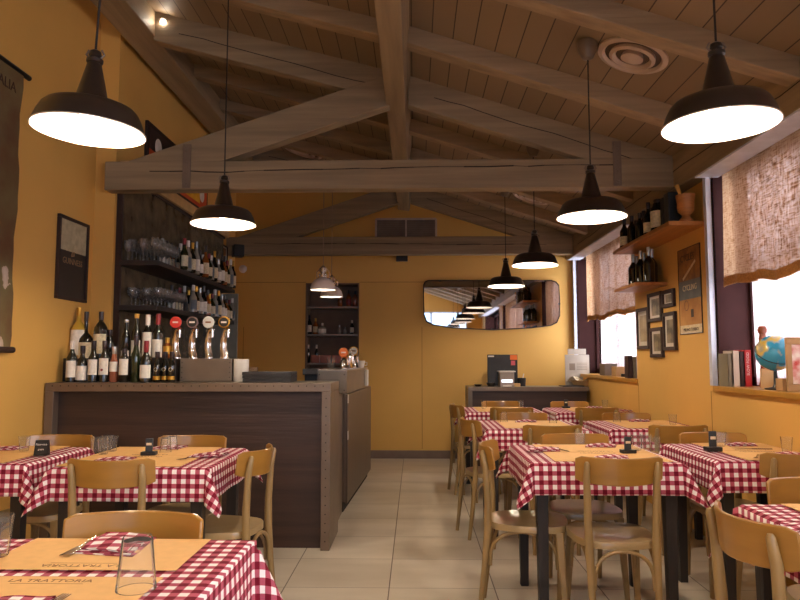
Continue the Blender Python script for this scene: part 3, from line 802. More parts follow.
L(MB().mm((p.x - .055, 5.765, bz + .001), (p.x + .055, 5.85, 1.12)), 'stand', 'black', bevel=.004); L(MB().mm((p.x - .06, 5.68, 1.12), (p.x + .06, 5.86, 1.17)), 'screen', 'black', bevel=.006)
p = P(331, 371, Y=6.0)
tag(tumbler_mesh().build('drinking_glass', 'glass', smooth=True, loc=(p.x, 6.0, uz + .013)), 'clear tumbler standing on the steel back unit by the taps', 'glass')
p = P(349.5, 369, Y=6.3)
t = thing('cocktail_shaker', 'small chrome shaker standing between the two back unit taps', 'shaker', (p.x, 6.3, uz + .013))
MB().lathe([(.001, 0), (.03, 0), (.038, .1), (.036, .12), (.02, .15), (.018, .17), (.001, .175)], n=20).build('body', 'chrome', t, smooth=True)
p = P(361, 369, Y=6.9)
t = thing('white_cup', 'short white cup at the far end of the steel back unit', 'cup', (p.x, 6.9, uz + .013))
MB().lathe([(.001, .004), (.028, 0), (.04, .07), (.036, .07), (.026, .008), (.001, .008)], n=18).build('cup', 'whitecap', t, smooth=True)
MB().tube([(.036, 0, .055), (.06, 0, .05), (.058, 0, .025), (.034, 0, .02)], .005, 6).build('handle', 'whitecap', t, smooth=True)
# papers hanging at the end of unit
t = tag(MB().mm((bf - .03, 7.0, bz + .02), (bf - .005, 7.18, uz - .01)).build('paper_note', 'paper'), 'white paper note clipped to the side of the steel back unit', 'note')

# ------------------------------------------------------------------ bar back wall: panel, shelves, bottles, glasses
PY0 = P(113, 359, X=XB).y; PY1 = 8.2
PZ = P(140, 195, X=XB).z + .05
t = thing('bar_back_panel', 'tall dark glossy panel behind the bar shelves', 'wall panel', (XB, (PY0 + PY1) / 2, .9))
L(MB().mm((XB + .001, PY0, 0), (XB + .03, PY1, PZ)), 'board', 'panel_dark')
L(MB().mm((XB + .001, PY0 - .03, 0), (XB + .045, PY0, PZ)), 'edge_strip', 'frame_dark')
L(MB().mm((XB + .001, PY0 - .03, PZ), (XB + .05, PY1, PZ + .025)), 'edge_strip', 'frame_dark')
t = tag(MB().mm((XB + .001, PY0, PZ + .03), (XB + .07, PY1 + .1, PZ + .13)).build('picture_ledge', 'cream', bevel=.004), 'cream ledge moulding running above the dark bar panel', 'ledge')
SX = -2.0; SY0, SY1 = P(158, 261, X=-2.0).y, P(235, 289, X=-2.0).y
shelfz = [P(158, 260, X=SX).z, P(158, 305, Y=SY0).z]
for k, z in enumerate(shelfz):
    tag(MB().mm((XB + .031, SY0, z - .04), (SX, SY1, z)).build('bar_shelf', 'shelf_dark', bevel=.003), ['upper dark bar shelf holding wine glasses and spirits', 'lower dark bar shelf holding stemmed glasses and spirits'][k], 'shelf')
tag(MB().mm((XB + .031, SY0 + .1, 0), (SX + .05, SY1, 1.0)).build('back_bar_cabinet', 'shelf_dark', bevel=.004), 'dark low cabinet under the bar shelves', 'cabinet')
tag(MB().mm((XB + .031, SY1 + .005, 0), (SX + .03, SY1 + .04, shelfz[0] + -.045)).build('end_panel', 'grey_panel'), 'grey upright panel closing the far end of the bar shelves', 'panel')
def wine_glass(label, group, loc, h=.16):
    mb = MB().lathe([(.001, .003), (.03, .0), (.03, .003), (.006, .008), (.0045, .02), (.0045, h * .45), (.012, h * .5), (.03, h * .62), (.036, h * .78), (.031, h), (.0295, h), (.034, h * .78), (.028, h * .63), (.001, h * .52)], n=16)
    t = mb.build('wine_glass', 'glass_b', smooth=True, loc=loc); return tag(t, label, 'wine glass', group)
M['glass_b'] = glass('bar_glass', (.9, .9, .88), .4, .06, .09)
wg = None
LW = ['stemmed glass on the upper bar shelf, among a crowd of identical ones', 'stemmed glass on the lower bar shelf, among a crowd of identical ones']
for sh in (0, 1):
    for i in range(7 if sh == 0 else 8):
        for j in range(3):
            x = XB + .08 + j * .105; y = SY0 + .05 + i * .082 + (j % 2) * .04 + (.1 if sh else 0)
            if wg is None: wg = wine_glass(LW[0], 'stemmed glasses on the upper bar shelf', (x, y, shelfz[0])); continue
            g = wg.copy(); COL.objects.link(g); g.location = (x, y, shelfz[sh]); g['label'] = LW[sh]; g['group'] = ['stemmed glasses on the upper bar shelf', 'stemmed glasses on the lower bar shelf'][sh]
            g.scale = (1, 1, 1.15 if sh == 0 else .95)
kinds = []
specs = [('clear', 'bg_clear', 'label', 'silvercap'), ('dark', 'bg_dark', 'label', 'darkcap'), ('amber', 'bg_amber', 'label2', 'darkcap'), ('green', 'bg_green', 'label2', 'redcap'), ('pale', 'bg_clear', 'bill_blue', 'whitecap'), ('tall dark', 'bg_dark', 'label2', 'gold')]
GS = ['spirit bottles on the upper bar shelf', 'spirit bottles on the lower bar shelf']
for sh in (0, 1):
    n = 15 if sh == 0 else 13
    for i in range(n):
        for j in range(2):
            k = (i + j * 3 + sh) % 6; nm, bg, lb, cp = specs[k]
            y0_ = SY0 + (.58 if sh == 0 else .80); y = y0_ + i * ((SY1 - .03 - y0_) / n) + (.0 if sh == 0 else .03); x = XB + .16 + j * .19 + random.uniform(-.01, .01)
            lab = '%s spirit bottle crowded on the %s bar shelf, %s row' % (nm, ['upper', 'lower'][sh], ['wall', 'front'][j])
            grp = lab + 's'
            H = random.choice([.24, .27, .3]) * (1 if sh == 0 else .9)
            if len(kinds) < 6 and not any(q[0] == k for q in kinds):
                b = bottle(lab, H=.27, r=.034, shoulder=.55, neck=.012, body=bg, lab=lb, cap=cp, lz=(.1, .45), group=grp, name='spirit_bottle', loc=(x, y, shelfz[sh])); b.rotation_euler.z = .9
                kinds.append((k, b))
            else:
                src = [q[1] for q in kinds if q[0] == k][0]
                dup(src, (x, y, shelfz[sh]), .9, lab, grp, (1, 1, H / .27))
# wall art above the panel
ay0, ay1 = P(145, 120, X=XB).y, P(205, 200, X=XB).y
az0, az1 = PZ + .15, P(145, 120, X=XB).z
t = thing('wide_poster', 'large framed dark and orange poster above the cream ledge, cut by the tie beam', 'poster', (XB + .02, (ay0 + ay1) / 2, az0))
L(MB().mm((XB + .001, ay0, az0), (XB + .03, ay1, az1)), 'frame', 'frame_dark', bevel=.003)
L(MB().mm((XB + .03, ay0 + .04, az0 + .03), (XB + .032, ay1 - .04, az0 + .24)), 'orange_field', 'orange')
L(MB().mm((XB + .03, ay0 + .04, az0 + .24), (XB + .0315, ay1 - .04, az1 - .04)), 'dark_field', 'poster_dark')
_a, _b = P(182, 208, X=XB), P(197, 198, X=XB)
L(MB().mm((XB + .032, _a.y, az0 + .07), (XB + .0335, _b.y, az0 + .19)), 'yellow_patch', 'yellow_ink')
for (yy, z) in ((P(155, 148, X=XB).y, P(155, 148, X=XB).z), (P(199, 195, X=XB).y, P(199, 195, X=XB).z)):
    o = MB().lathe([(.001, 0), (.08, 0), (.08, .002), (.001, .002)], n=24).build('dot_print', 'white_ink', t); o.rotation_euler = (0, PI / 2, 0); o.location = (XB + .032 - t.location.x, yy - t.location.y, z - t.location.z)
p0_, p1_ = P(217.5, 240, X=XB), P(227, 240, X=XB)
# ------------------------------------------------------------------ generic framed pictures on side walls
def side_picture(name, label, x, pts, face, fm='frame_dark', fw=.022, cat='picture', th=.025, inner='paper', mat_w=.0):
    """pts: (px,py) upper near, upper far, lower far, lower near read on wall x; face: list of (part, material, v0, v1) bands"""
    s = 1 if x < 0 else -1
    q = [P(a, b, X=x) for a, b in pts]
    ys = sorted(v.y for v in q); y0 = (ys[0] + ys[1]) / 2; y1 = (ys[2] + ys[3]) / 2; z0 = (sorted(v.z for v in q)[0] + sorted(v.z for v in q)[1]) / 2; z1 = (sorted(v.z for v in q)[2] + sorted(v.z for v in q)[3]) / 2
    t = thing(name, label, cat, (x + s * .001, (y0 + y1) / 2, z0))
    w, h = y1 - y0, z1 - z0
    if fw:
        m = MB()
        for a, b in (((0, -w / 2, 0), (s * th, w / 2, fw)), ((0, -w / 2, h - fw), (s * th, w / 2, h)), ((0, -w / 2, fw), (s * th, -w / 2 + fw, h - fw)), ((0, w / 2 - fw, fw), (s * th, w / 2, h - fw))): m.mm(a, b)
        m.build('frame', fm, t, bevel=.002)
    MB().mm((0, -w / 2 + fw * .9, fw * .9), (s * th * .4, w / 2 - fw * .9, h - fw * .9)).build('mount', inner, t)
    for i, (pn, pm, a0, a1, b0_, b1_) in enumerate(face):
        iw, ih = w - 2 * fw, h - 2 * fw
        MB().mm((s * th * .4, -iw / 2 + iw * a0, fw + ih * b0_), (s * (th * .4 + .001 + .0003 * i), -iw / 2 + iw * a1, fw + ih * b1_)).build(pn, pm, t)
    return t, w, h
side_picture('framed_picture', 'small dark framed picture on the wall beyond the bar shelves', XB, [(217.5, 243), (226, 246), (226, 262), (217.5, 262)], [('print', 'bill_brown', .1, .9, .1, .9)], fw=.015)
t, w_, h_ = side_picture('stout_poster', 'tall framed poster of a dark pint on the yellow wall beside the bar', XL, [(57, 213.7), (87, 225), (83.5, 303), (53.8, 298)],
    [('foam_print', 'foam', 0, 1, .6, 1), ('stout_print', 'stout', 0, 1, 0, .6)], inner='stout')
text('lettering', 'GUINNESS', .07, 'white_ink_d', t, (.014, 0, h_ * .48), (PI / 2, 0, PI / 2)) if False else None
M['dull_ink'] = mat('dull_gold_print', (150, 120, 84), .6)
text('lettering', 'GUINNESS', .062, 'dull_ink', t, (.0125, 0, h_ * .47), (PI / 2, 0, PI / 2))
hp = MB(); hp.tube([(.0125, -.02, h_ * .535), (.0125, .02, h_ * .55), (.0125, .018, h_ * .6), (.0125, -.014, h_ * .585), (.0125, -.02, h_ * .535)], .0025, 6); 
for k in range(4): hp.tube([(.0125, -.012 + k * .009, h_ * .545), (.0125, -.012 + k * .009, h_ * .588)], .001, 5)
hp.build('harp_print', 'dull_ink', t)

# old wall map on the left wall
my1 = P(19, 80, X=XL).y; my0 = my1 - 1.15; mz1 = P(19, 74, X=XL).z; mz0 = P(13, 350, X=XL).z
t = thing('wall_map', 'old brown roll-down map hanging beside the picture on the yellow wall', 'map', (XL + .02, (my0 + my1) / 2, mz0))
n = 20; mb = MB(); vs = []
for i in range(n + 1):
    z = mz0 + (mz1 - mz0) * i / n; xo = XL + .022 + .008 * math.sin(i * .7)
    vs += [(xo, my0, z), (xo, my1 + .006 * math.sin(i * 2.1), z), (xo + .002, my1 + .006 * math.sin(i * 2.1), z), (xo + .002, my0, z)]
mb.add(vs, [(4 * i + k, 4 * i + (k + 1) % 4, 4 * i + 4 + (k + 1) % 4, 4 * i + 4 + k) for i in range(n) for k in range(4)])
L(mb, 'map_sheet', 'map', smooth=True)
L(MB().tube([(XL + .025, my0 - .06, mz1), (XL + .025, my1 + .07, mz1)], .017, 12), 'top_rod', 'black', smooth=True)
L(MB().tube([(XL + .025, my0 - .06, mz0), (XL + .025, my1 + .03, mz0)], .019, 12), 'bottom_rod', 'frame_dark', smooth=True)
M['map_ink'] = mat('map_ink', (60, 34, 18), .8)
text('lettering', 'ITALIA', .088, 'map_ink', t, (.014, my1 - t.location.y - .21, mz1 - mz0 - .13), (PI / 2, 0, PI / 2))

# speaker, smoke detector, sensor
p = P(238, 251, Y=8.35)
t = thing('wall_speaker', 'small black speaker mounted in the corner behind the bar', 'speaker', (p.x, 8.35, p.z))
MB().box((0, 0, 0), (.13, .12, .15), rz=.5).build('cabinet', 'black', t, bevel=.01)
MB().tube([(0, .05, 0), (0, .34, .0)], .012, 8).build('bracket', 'black', t)
p = P(243, 269, Y=YB)
tag(MB().lathe([(.001, .03), (.035, .028), (.05, .015), (.052, 0)], n=24).build('smoke_detector', 'white_en', smooth=True, loc=(p.x, YB - .001, p.z)), 'small white disc alarm on the far wall near the speaker', 'alarm').rotation_euler = (PI / 2, 0, 0)
p = P(402, 259, Y=YB)
tag(MB().box((0, -.03, 0), (.15, .06, .07)).build('motion_sensor', 'black', bevel=.008, loc=(p.x, YB - .001, p.z)), 'small black box under the far tie beam on the yellow wall', 'sensor')

# ------------------------------------------------------------------ niche with shelves
t = thing('wall_niche_shelves', 'narrow dark recessed shelving in the far wall behind the white pendants', 'shelf', ((nx0 + nx1) / 2, YB + .14, nz0))
M['niche'] = mat('niche_brown', (112, 88, 68), .6)
L(MB().mm((nx0 + .0, YB + .275, nz0), (nx1, YB + .289, nz1)), 'back_board', 'niche')
for a_, b_ in ((nx0, nx0 + .02), (nx1 - .02, nx1)): L(MB().mm((a_ + .0005, YB - .006, nz0), (b_ - .0005, YB + .275, nz1)), 'side_board', 'niche')
L(MB().mm((nx0 + .02, YB - .004, nz1 - .02), (nx1 - .02, YB + .275, nz1 - .001)), 'top_board', 'niche')
nsh = [P(330, y_, Y=YB).z for y_ in (306.5, 334, 363)]
for z in nsh: L(MB().mm((nx0 + .02, YB - .002, z - .022), (nx1 - .02, YB + .275, z)), 'shelf_board', 'zinc')
def nb(px, row, hpx, body, lab, cap, label, wpx=5, g='bottles in the far niche'):
    y = YB + .1; x = P(px, 320, Y=y).x
    return bottle(label, H=hpx * y / F, r=wpx * y / F / 2, body=body, lab=lab, cap=cap, group=g, name='spirit_bottle', loc=(x, y, nsh[row]), neck=.011, shoulder=.6)
nb(340, 0, 15, 'bg_amber', None, 'darkcap', 'amber bottle on the top niche shelf next to the lamp shade')
nb(348.5, 0, 17, 'bg_amber', 'redcap', 'darkcap', 'amber bottle in the middle of three on the top niche shelf')
nb(355, 0, 16, 'bg_rose', None, 'darkcap', 'reddish bottle at the edge of the top niche shelf')
nb(309.5, 1, 19, 'bg_dark', 'label', 'darkcap', 'dark bottle at the edge of the middle niche shelf')
nb(315.7, 1, 16, 'bg_amber', 'label2', 'gold', 'brown bottle second along the middle niche shelf', 5)
nb(322.5, 1, 11, 'bg_clear', 'label', 'whitecap', 'short pale jar on the middle niche shelf', 8)
nb(339.5, 1, 9, 'bg_clear', None, 'silvercap', 'tiny clear bottle on the middle niche shelf', 3.5)
nb(345, 1, 7, 'bg_clear', None, 'silvercap', 'smallest clear bottle on the middle niche shelf', 3.5)
nb(352, 1, 14, 'bg_dark', 'label', 'whitecap', 'slim dark bottle alone on the middle niche shelf', 4)
nb(308.5, 2, 18, 'bg_dark', None, 'whitecap', 'dark bottle with white neck in the lower niche shelf corner', 4)
nb(317, 2, 18, 'bg_dark', None, 'whitecap', 'dark white-necked bottle rising behind the niche crate', 4)
for k, (a_, b_) in enumerate(((311, 320), (320, 331), (332, 342))):
    x0_, x1_ = P(a_, 360, Y=YB + .02).x, P(b_, 360, Y=YB + .02).x
    tag(MB().mm((x0_ + .003, YB + .005, nsh[2]), (x1_ - .003, YB + .05, nsh[2] + .1)).build('wooden_box', 'red_wood', bevel=.003), 'small wooden box on the lowest niche shelf, ' + ['first of three', 'middle of three', 'last of three by the tap'][k], 'box', 'boxes in the niche')

# ------------------------------------------------------------------ mirror
t = thing('wall_mirror', 'wide boat shaped mirror with rounded corners on the far wall', 'mirror', P(491, 305, Y=YB))
tx, tz = t.location.x, t.location.z
def mpt(px, py, y=YB):
    v = P(px, py, Y=y); return (v.x - tx, v.z - tz)
outl = [(429, 281), (550, 281), (555, 282.5), (558, 286), (559, 300), (559, 315), (556, 322), (550, 325), (530, 327.5), (492, 329.5), (455, 327.5), (434, 324.5), (427, 321), (424.5, 314), (424, 300), (424, 286), (425.5, 282.5)]
pin = [mpt(a, b) for a, b in outl]
pout = [(x * 1.0 + (.012 if x > 0 else -.012), z + (.012 if z > 0 else -.012)) for x, z in pin]
tilt = Matrix.Rotation(R(4.5), 4, 'X')
MB().prism(pout, 1, -.014, .0).build('mirror_back', 'frame_dark', t)
MB().prism(pin, 1, -.018, -.0145).build('mirror_glass', 'mirror', t)
for (a_, b_) in ((440, 281), (545, 281), (559, 304), (492, 329)):
    x, z = mpt(a_, b_); MB().box((x, -.02, z), (.025, .012, .02)).build('clip', 'black', t)
t.location.y = YB - .004

# ------------------------------------------------------------------ host counter
HY0 = 8.1
h0 = P(468, 386, Y=HY0); HX1 = XR - .003
HZ = P(520, 387, Y=HY0).z
t = thing('host_counter', 'dark wood host counter with metal edged top under the mirror', 'counter', (1.3, HY0 + .2, 0))
L(MB().mm((h0.x, HY0, HZ - .05), (HX1 - .03, HY0 + .45, HZ)), 'countertop', 'zinc', bevel=.003)
L(MB().mm((h0.x, HY0, 0), (h0.x + .05, HY0 + .45, HZ - .05)), 'end_post', 'zinc')
L(MB().mm((h0.x + .05, HY0 + .03, 0), (HX1 - .05, HY0 + .42, HZ - .05)), 'body', 'dark_wood')
def hx(px): return P(px, 384, Y=HY0 + .15).x
hs = HY0 / F
t = thing('menu_board', 'upright black folder with orange and pink notes on the host counter', 'folder', (hx(505), HY0 + .36, HZ))
wq, hq = 30 * hs * 1.04, 31 * hs * 1.04
MB().mm((-wq / 2, 0, 0), (wq / 2, .02, hq)).build('board', 'black', t, bevel=.003)
MB().mm((wq / 2 - .09, -.002, hq - .065), (wq / 2 - .005, 0, hq - .005)).build('orange_note', 'orange_badge', t)
MB().mm((wq / 2 - .08, -.002, hq - .13), (wq / 2 - .03, 0, hq - .075)).build('pink_note', 'pink', t)
MB().mm((-wq / 2 + .01, -.002, hq - .03), (-wq / 2 + .08, 0, hq - .012)).build('white_note', 'paper', t)
t = thing('receipt_printer', 'grey receipt printer with lit display on the host counter', 'printer', (hx(506), HY0 + .14, HZ))
MB().prism([(-.09, .001), (.09, .001), (.09, .13), (.04, .17), (-.09, .17)], 0, -.085, .085).build('body', 'steel', t, bevel=.006)
MB().mm((-.1, -.1, .171), (.1, .06, .185)).build('top_tray', 'whitecap', t, bevel=.003)
MB().mm((-.065, -.094, .05), (.065, -.0905, .085)).build('display', 'screen', t)
MB().mm((-.05, -.12, .003), (.05, -.09, .02)).build('paper_slot', 'whitecap', t)
for (px, wd, hh, lb) in ((478, .1, .025, 'flat black bowl at the aisle end of the host counter'), (491, .12, .045, 'deep black bowl next to the receipt printer')):
    r = wd / 2
    tag(MB().lathe([(.001, .002), (r * .6, 0), (r * .95, hh), (r, hh), (r * .7, .006), (.001, .006)], n=20).build('black_bowl', 'black', smooth=True, loc=(hx(px), HY0 + .14, HZ)), lb, 'bowl')
t = thing('pen_cup', 'black pen cup with a white pen beside the printer', 'cup', (hx(522), HY0 + .2, HZ))
MB().lathe([(.001, 0), (.05, 0), (.055, .1), (.05, .1), (.045, .006), (.001, .006)], n=18).build('cup', 'black', t, smooth=True)
MB().tube([(0, 0, .01), (.03, 0, .15)], .006, 8).build('pen', 'whitecap', t)
tag(MB().box((0, 0, .02), (.07, .05, .04)).build('card_holder', 'cream', bevel=.004, loc=(hx(516.5), HY0 + .1, HZ)), 'small cream card block between printer and pen cup', 'card holder')
tag(MB().box((0, 0, .006), (.26, .16, .012)).build('menu_folder', 'black', bevel=.003, loc=(hx(572), HY0 + .18, HZ), rz=.1), 'black menu lying flat on the window end of the host counter', 'menu')
t = thing('bread_basket', 'wicker basket lined with white paper on the host counter by the window', 'basket', (hx(586), HY0 + .3, HZ))
MB().lathe([(.001, .0), (.1, 0), (.15, .07), (.145, .07), (.095, .006), (.001, .006)], n=28).build('basket', 'cardboard', t, smooth=True)
ln = MB(); n = 24; vs = [(0, 0, .03)]
for i in range(n):
    w = 2 * PI * i / n; r = .17 + .02 * math.sin(3 * w); vs.append((r * math.cos(w), r * math.sin(w) * .8, .085 + .03 * math.sin(4 * w)))
ln.add(vs, [(0, i + 1, (i + 1) % n + 1) for i in range(n)]); ln.build('paper_liner', 'label2', t)
t = thing('notice_board', 'white leaning notice sheet beside the far curtain', 'notice', (hx(583), HY0 + .42, HZ))
wq = 25 * hs; hq = 32 * hs
M['notice'] = mat('notice_paper', (160, 148, 134), .8)
MB().mm((-wq / 2, 0, 0), (wq / 2, .012, hq)).build('sheet', 'notice', t)
for k in range(5): MB().mm((-wq / 2 + .14, -.001, hq * (.72 - k * .05)), (wq / 2 - .03, 0, hq * (.735 - k * .05))).build('text_print', 'iron', t)
MB().mm((-wq / 2 + .05, -.001, hq * .5), (-wq / 2 + .12, 0, hq * .72)).build('photo_print', 'iron', t)
tp = P(583, 343, Y=HY0 + .44)
tag(MB().mm((-.11, 0, 0), (.11, .01, .07)).build('paper_sign', 'notice', loc=(hx(583), HY0 + .425, HZ + hq + .003)), 'small cream card standing above the notice sheet in the far corner', 'card')

# ------------------------------------------------------------------ right wall: shelves, pictures, poster
s1z = P(675, 217.5, X=1.79).z; s2z = P(612.5, 290, X=1.79).z
SW0, SW1 = P(706, 222, X=XR).y, 6.22
tag(MB().mm((1.79, SW0, s1z - .03), (XR - .001, SW1, s1z)).build('wall_shelf', 'shelf_wood', bevel=.002), 'upper orange wood wall shelf carrying the mortar and dark bottles', 'shelf')
s2y = P(667.5, 280, X=XR).y
tag(MB().mm((1.79, s2y, s2z - .028), (XR - .001, SW1, s2z)).build('wall_shelf', 'shelf_wood', bevel=.002), 'lower orange wood wall shelf above the cluster of small frames', 'shelf')
t = thing('mortar', 'turned wooden mortar at the end of the upper wall shelf', 'mortar', (1.925, 4.87, s1z + .001))
MB().lathe([(.001, 0), (.045, 0), (.048, .012), (.03, .03), (.028, .045), (.055, .07), (.06, .1), (.058, .13), (.065, .165), (.068, .19), (.058, .19), (.05, .1), (.001, .08)], n=28).build('bowl', 'mortar', t, smooth=True)
tag(MB().tube([(0, 0, 0), (-.03, 0, .08), (-.05, 0, .13), (-.06, 0, .16)], [.016, .012, .013, .017], 12).build('pestle', 'cork', smooth=True, loc=(1.925, 4.87, s1z + .105)), 'pale wooden pestle leaning in the mortar', 'pestle')
tag(MB().box((0, 0, .125), (.1, .1, .25)).build('dark_tin', 'blue_tin', bevel=.006, loc=(1.905, 5.06, s1z + .001)), 'dark blue square tin standing behind the mortar', 'tin')
tag(MB().box((0, 0, .12), (.08, .06, .24)).build('dark_tin', 'black', bevel=.006, loc=(1.9, 5.17, s1z + .001)), 'black box squeezed between the blue tin and the labelled jar', 'box')
t = bottle('squat dark jar with big cream label on the upper wall shelf', H=.26, r=.06, shoulder=.75, neck=.03, lab='label2', lz=(.15, .65), cap='darkcap', name='storage_jar', loc=(1.89, 5.32, s1z + .001), cat='jar', rz=-.6)
for k in range(7):
    bottle('dark bottle on the upper wall shelf, standing in the unlit row', H=.27 - .02 * (k % 3), r=.04, lab='label2' if k % 3 == 0 else None, lz=(.1, .4), cap='darkcap', group='dark bottles on the upper wall shelf', loc=(1.86 + .07 * (k % 2), 5.46 + k * .105, s1z + .001), rz=-.7)
for k in range(6):
    bottle('dark bottle with silver neck on the lower wall shelf', H=.29, r=.045, lab='label' if k == 5 else None, lz=(.1, .45), cap='silvercap', capf=.72, group='silver-necked bottles on the lower wall shelf', loc=(1.92 + .06 * (k % 2), s2y + .05 + k * .1, s2z + .001), rz=-.7)
fr_px = [((638.7, 307), (650.7, 309), (650.7, 350), (638.7, 348.5), 'photo_pale', 'slim tall frame nearest the far window in the wall cluster'),
         ((650, 293.5), (663.5, 291.5), (663.5, 321), (650, 322.5), 'photo', 'dark framed photo in the upper middle of the wall cluster'),
         ((664.3, 290.5), (676, 288.5), (676, 306.5), (664.3, 308), 'photo', 'smallest frame at the top of the wall cluster beside the poster'),
         ((652.3, 327), (664.8, 328), (664.8, 358.5), (652.3, 356.5), 'photo', 'lowest dark frame in the wall cluster'),
         ((665.5, 313), (677.8, 311), (677.8, 351), (665.5, 350), 'photo', 'tall framed photo directly beside the long poster')]
for a_, b_, c_, d_, m_, lb in fr_px:
    side_picture('photo_frame', lb, XR, [a_, b_, c_, d_], [('photo_print', m_, .16, .84, .12, .88)], fw=.03)
t, w_, h_ = side_picture('travel_poster', 'long narrow vintage poster in brown, blue and tan bands on the yellow wall', XR, [(679, 249), (701.5, 244), (702.7, 333), (680.5, 335)],
    [('brown_band', 'bill_brown', 0, 1, .62, 1), ('blue_band', 'bill_blue', 0, 1, .40, .62), ('tan_band', 'bill_tan', 0, 1, .1, .40), ('white_band', 'paper_d', 0, 1, 0, .1)] if False else
    [('brown_band', 'bill_brown', 0, 1, .62, 1), ('blue_band', 'bill_blue', 0, 1, .40, .62), ('tan_band', 'bill_tan', 0, 1, .1, .40), ('white_band', 'label2', 0, 1, 0.01, .1)], fw=.004, th=.008, cat='poster')
text('lettering', 'CYCLING', .062, 'label2', t, (-.0055, 0, h_ * .53), (PI / 2, 0, -PI / 2))
text('lettering', 'CYCLES', .075, 'poster_dark', t, (-.0055, .03, h_ * .88), (PI / 2, 0, -PI / 2))
text('lettering', 'MILANO TORINO', .035, 'poster_dark', t, (-.0065, 0, h_ * .05), (PI / 2, 0, -PI / 2))
o = MB().lathe([(.035, 0), (.039, 0), (.039, .001), (.035, .001)], n=24, closed=True).build('wheel_print', 'poster_dark', t); o.rotation_euler = (0, PI / 2, 0); o.location = (-.0055, .07, h_ * .33)
MB().mm((-.0055, -.06, h_ * .19), (-.0045, -.01, h_ * .28)).build('square_print', 'poster_dark', t)
mb = MB(); mb.bar((-.0055, .12, h_ * .64), (-.0055, -.12, h_ * .82), .0015, .02); mb.build('road_print', 'label2', t)

# ------------------------------------------------------------------ sill objects
ZS = Z_SILL + .001
def book(x, y, w, h, d, m, label, txt=None):
    t = thing('book', label, 'book', (x, y, ZS), 0, 'books standing on the near sill' if y < 5 else 'books standing on the far sill')
    c = MB(); c.mm((-w / 2, 0, 0), (w / 2, .003, h)); c.mm((-w / 2, 0, 0), (-w / 2 + .003, d, h)); c.mm((w / 2 - .003, 0, 0), (w / 2, d, h)); c.build('cover', m, t)
    MB().mm((-w / 2 + .003, .003, .004), (w / 2 - .003, d - .004, h - .004)).build('pages', 'paper', t)
    if txt: text('lettering', txt, w * .55, 'whitecap', t, (0, -.001, h * .62), (PI / 2, -PI / 2, 0))
    return t
by_ = 4.56
book(P(730, 370, Y=by_).x, by_, .026, .215, .14, 'book_grey', 'grey green book on the sill touching the dark window jamb')
book(P(736.5, 370, Y=by_).x, by_, .042, .233, .14, 'book_white', 'thick pale book between the grey and dark ones on the sill')
book(P(742.2, 370, Y=by_).x, by_, .028, .228, .14, 'book_dark', 'dark brown book next to the red one on the sill')
book(P(748.3, 370, Y=by_).x, by_, .046, .238, .15, 'book_red', 'bright red cookbook with white spine lettering beside the globe', 'SLOW FOOD')
gp = P(774.5, 353, X=2.12)
t = thing('globe', 'blue desk globe standing on the window sill beside the red book', 'globe', (gp.x, gp.y, ZS))
gz = gp.z - ZS
gr = .106
MB().lathe([(gr * math.sin(PI * i / 20), -gr * math.cos(PI * i / 20)) for i in range(21)], n=36).build('sphere', 'globe', t, smooth=True, loc=(0, 0, gz))
ring = [(math.cos(w) * (gr + .008) * .35 - .0, math.cos(w) * -(gr + .008) * .93, gz + math.sin(w) * (gr + .008)) for w in [R(-120) + R(240) * i / 20 for i in range(21)]]
ring = [(math.cos(w) * .4 * (gr + .009), -math.cos(w) * .6 * (gr + .009), gz + math.sin(w) * (gr + .009)) for w in [R(-75 - 30) + R(210) * i / 20 for i in range(21)]]
eq = MB().tube([(math.cos(w) * (gr + .002), math.sin(w) * (gr + .002) * .8, gz + (gr + .002) * .6 * math.sin(w)) for w in [2 * PI * i / 36 for i in range(37)]], .0022, 6)
eq.build('meridian_ring', 'black', t)
MB().lathe([(.001, 0), (.06, 0), (.062, .008), (.02, .014), (.012, .03), (.01, gz - gr)], n=24).build('stand', 'black', t, smooth=True)
pm = P(648, 350, X=2.02)
pp = P(762, 345, X=2.19)
t = thing('pepper_mill', 'tall red brown wooden pepper mill behind the globe', 'pepper mill', (2.20, 4.42, ZS))
MB().lathe([(.001, 0), (.028, 0), (.03, .02), (.022, .06), (.02, .15), (.022, .25), (.024, .31), (.018, .335)], n=20).build('body', 'red_wood', t, smooth=True)
MB().lathe([(.018, .335), (.026, .345), (.03, .365), (.02, .385), (.001, .39)], n=20).build('knob', 'red_wood', t, smooth=True)
tag(MB().mm((-.05, 0, 0), (.1, .012, .12)).build('recipe_card', 'cream', loc=(2.17, 4.30, ZS)), 'white printed card leaning behind the foot of the globe', 'card')
gb = P(783, 382, X=2.08)
tag(MB().box((0, 0, .035), (.055, .05, .07), rz=.3).build('small_carton', 'cardboard', bevel=.003, loc=(gb.x, gb.y, ZS)), 'small brown carton between the globe and the tomato frame', 'box')
t = thing('tomato_frame', 'pale wooden framed tomato picture leaning on the sill', 'picture', (P(788, 380, Y=3.9).x + .1, 3.9, ZS))
m = MB()
for a_, b_ in (((-.1, 0, 0), (.1, .02, .04)), ((-.1, 0, .26), (.1, .02, .3)), ((-.1, 0, .04), (-.07, .02, .26)), ((.07, 0, .04), (.1, .02, .26))): m.mm(a_, b_)
m.build('frame', 'cork_pale', t, bevel=.003) if False else m.build('frame', 'cardboard', t, bevel=.003)
MB().mm((-.07, .008, .04), (.07, .014, .26)).build('picture_print', 'tomato', t)
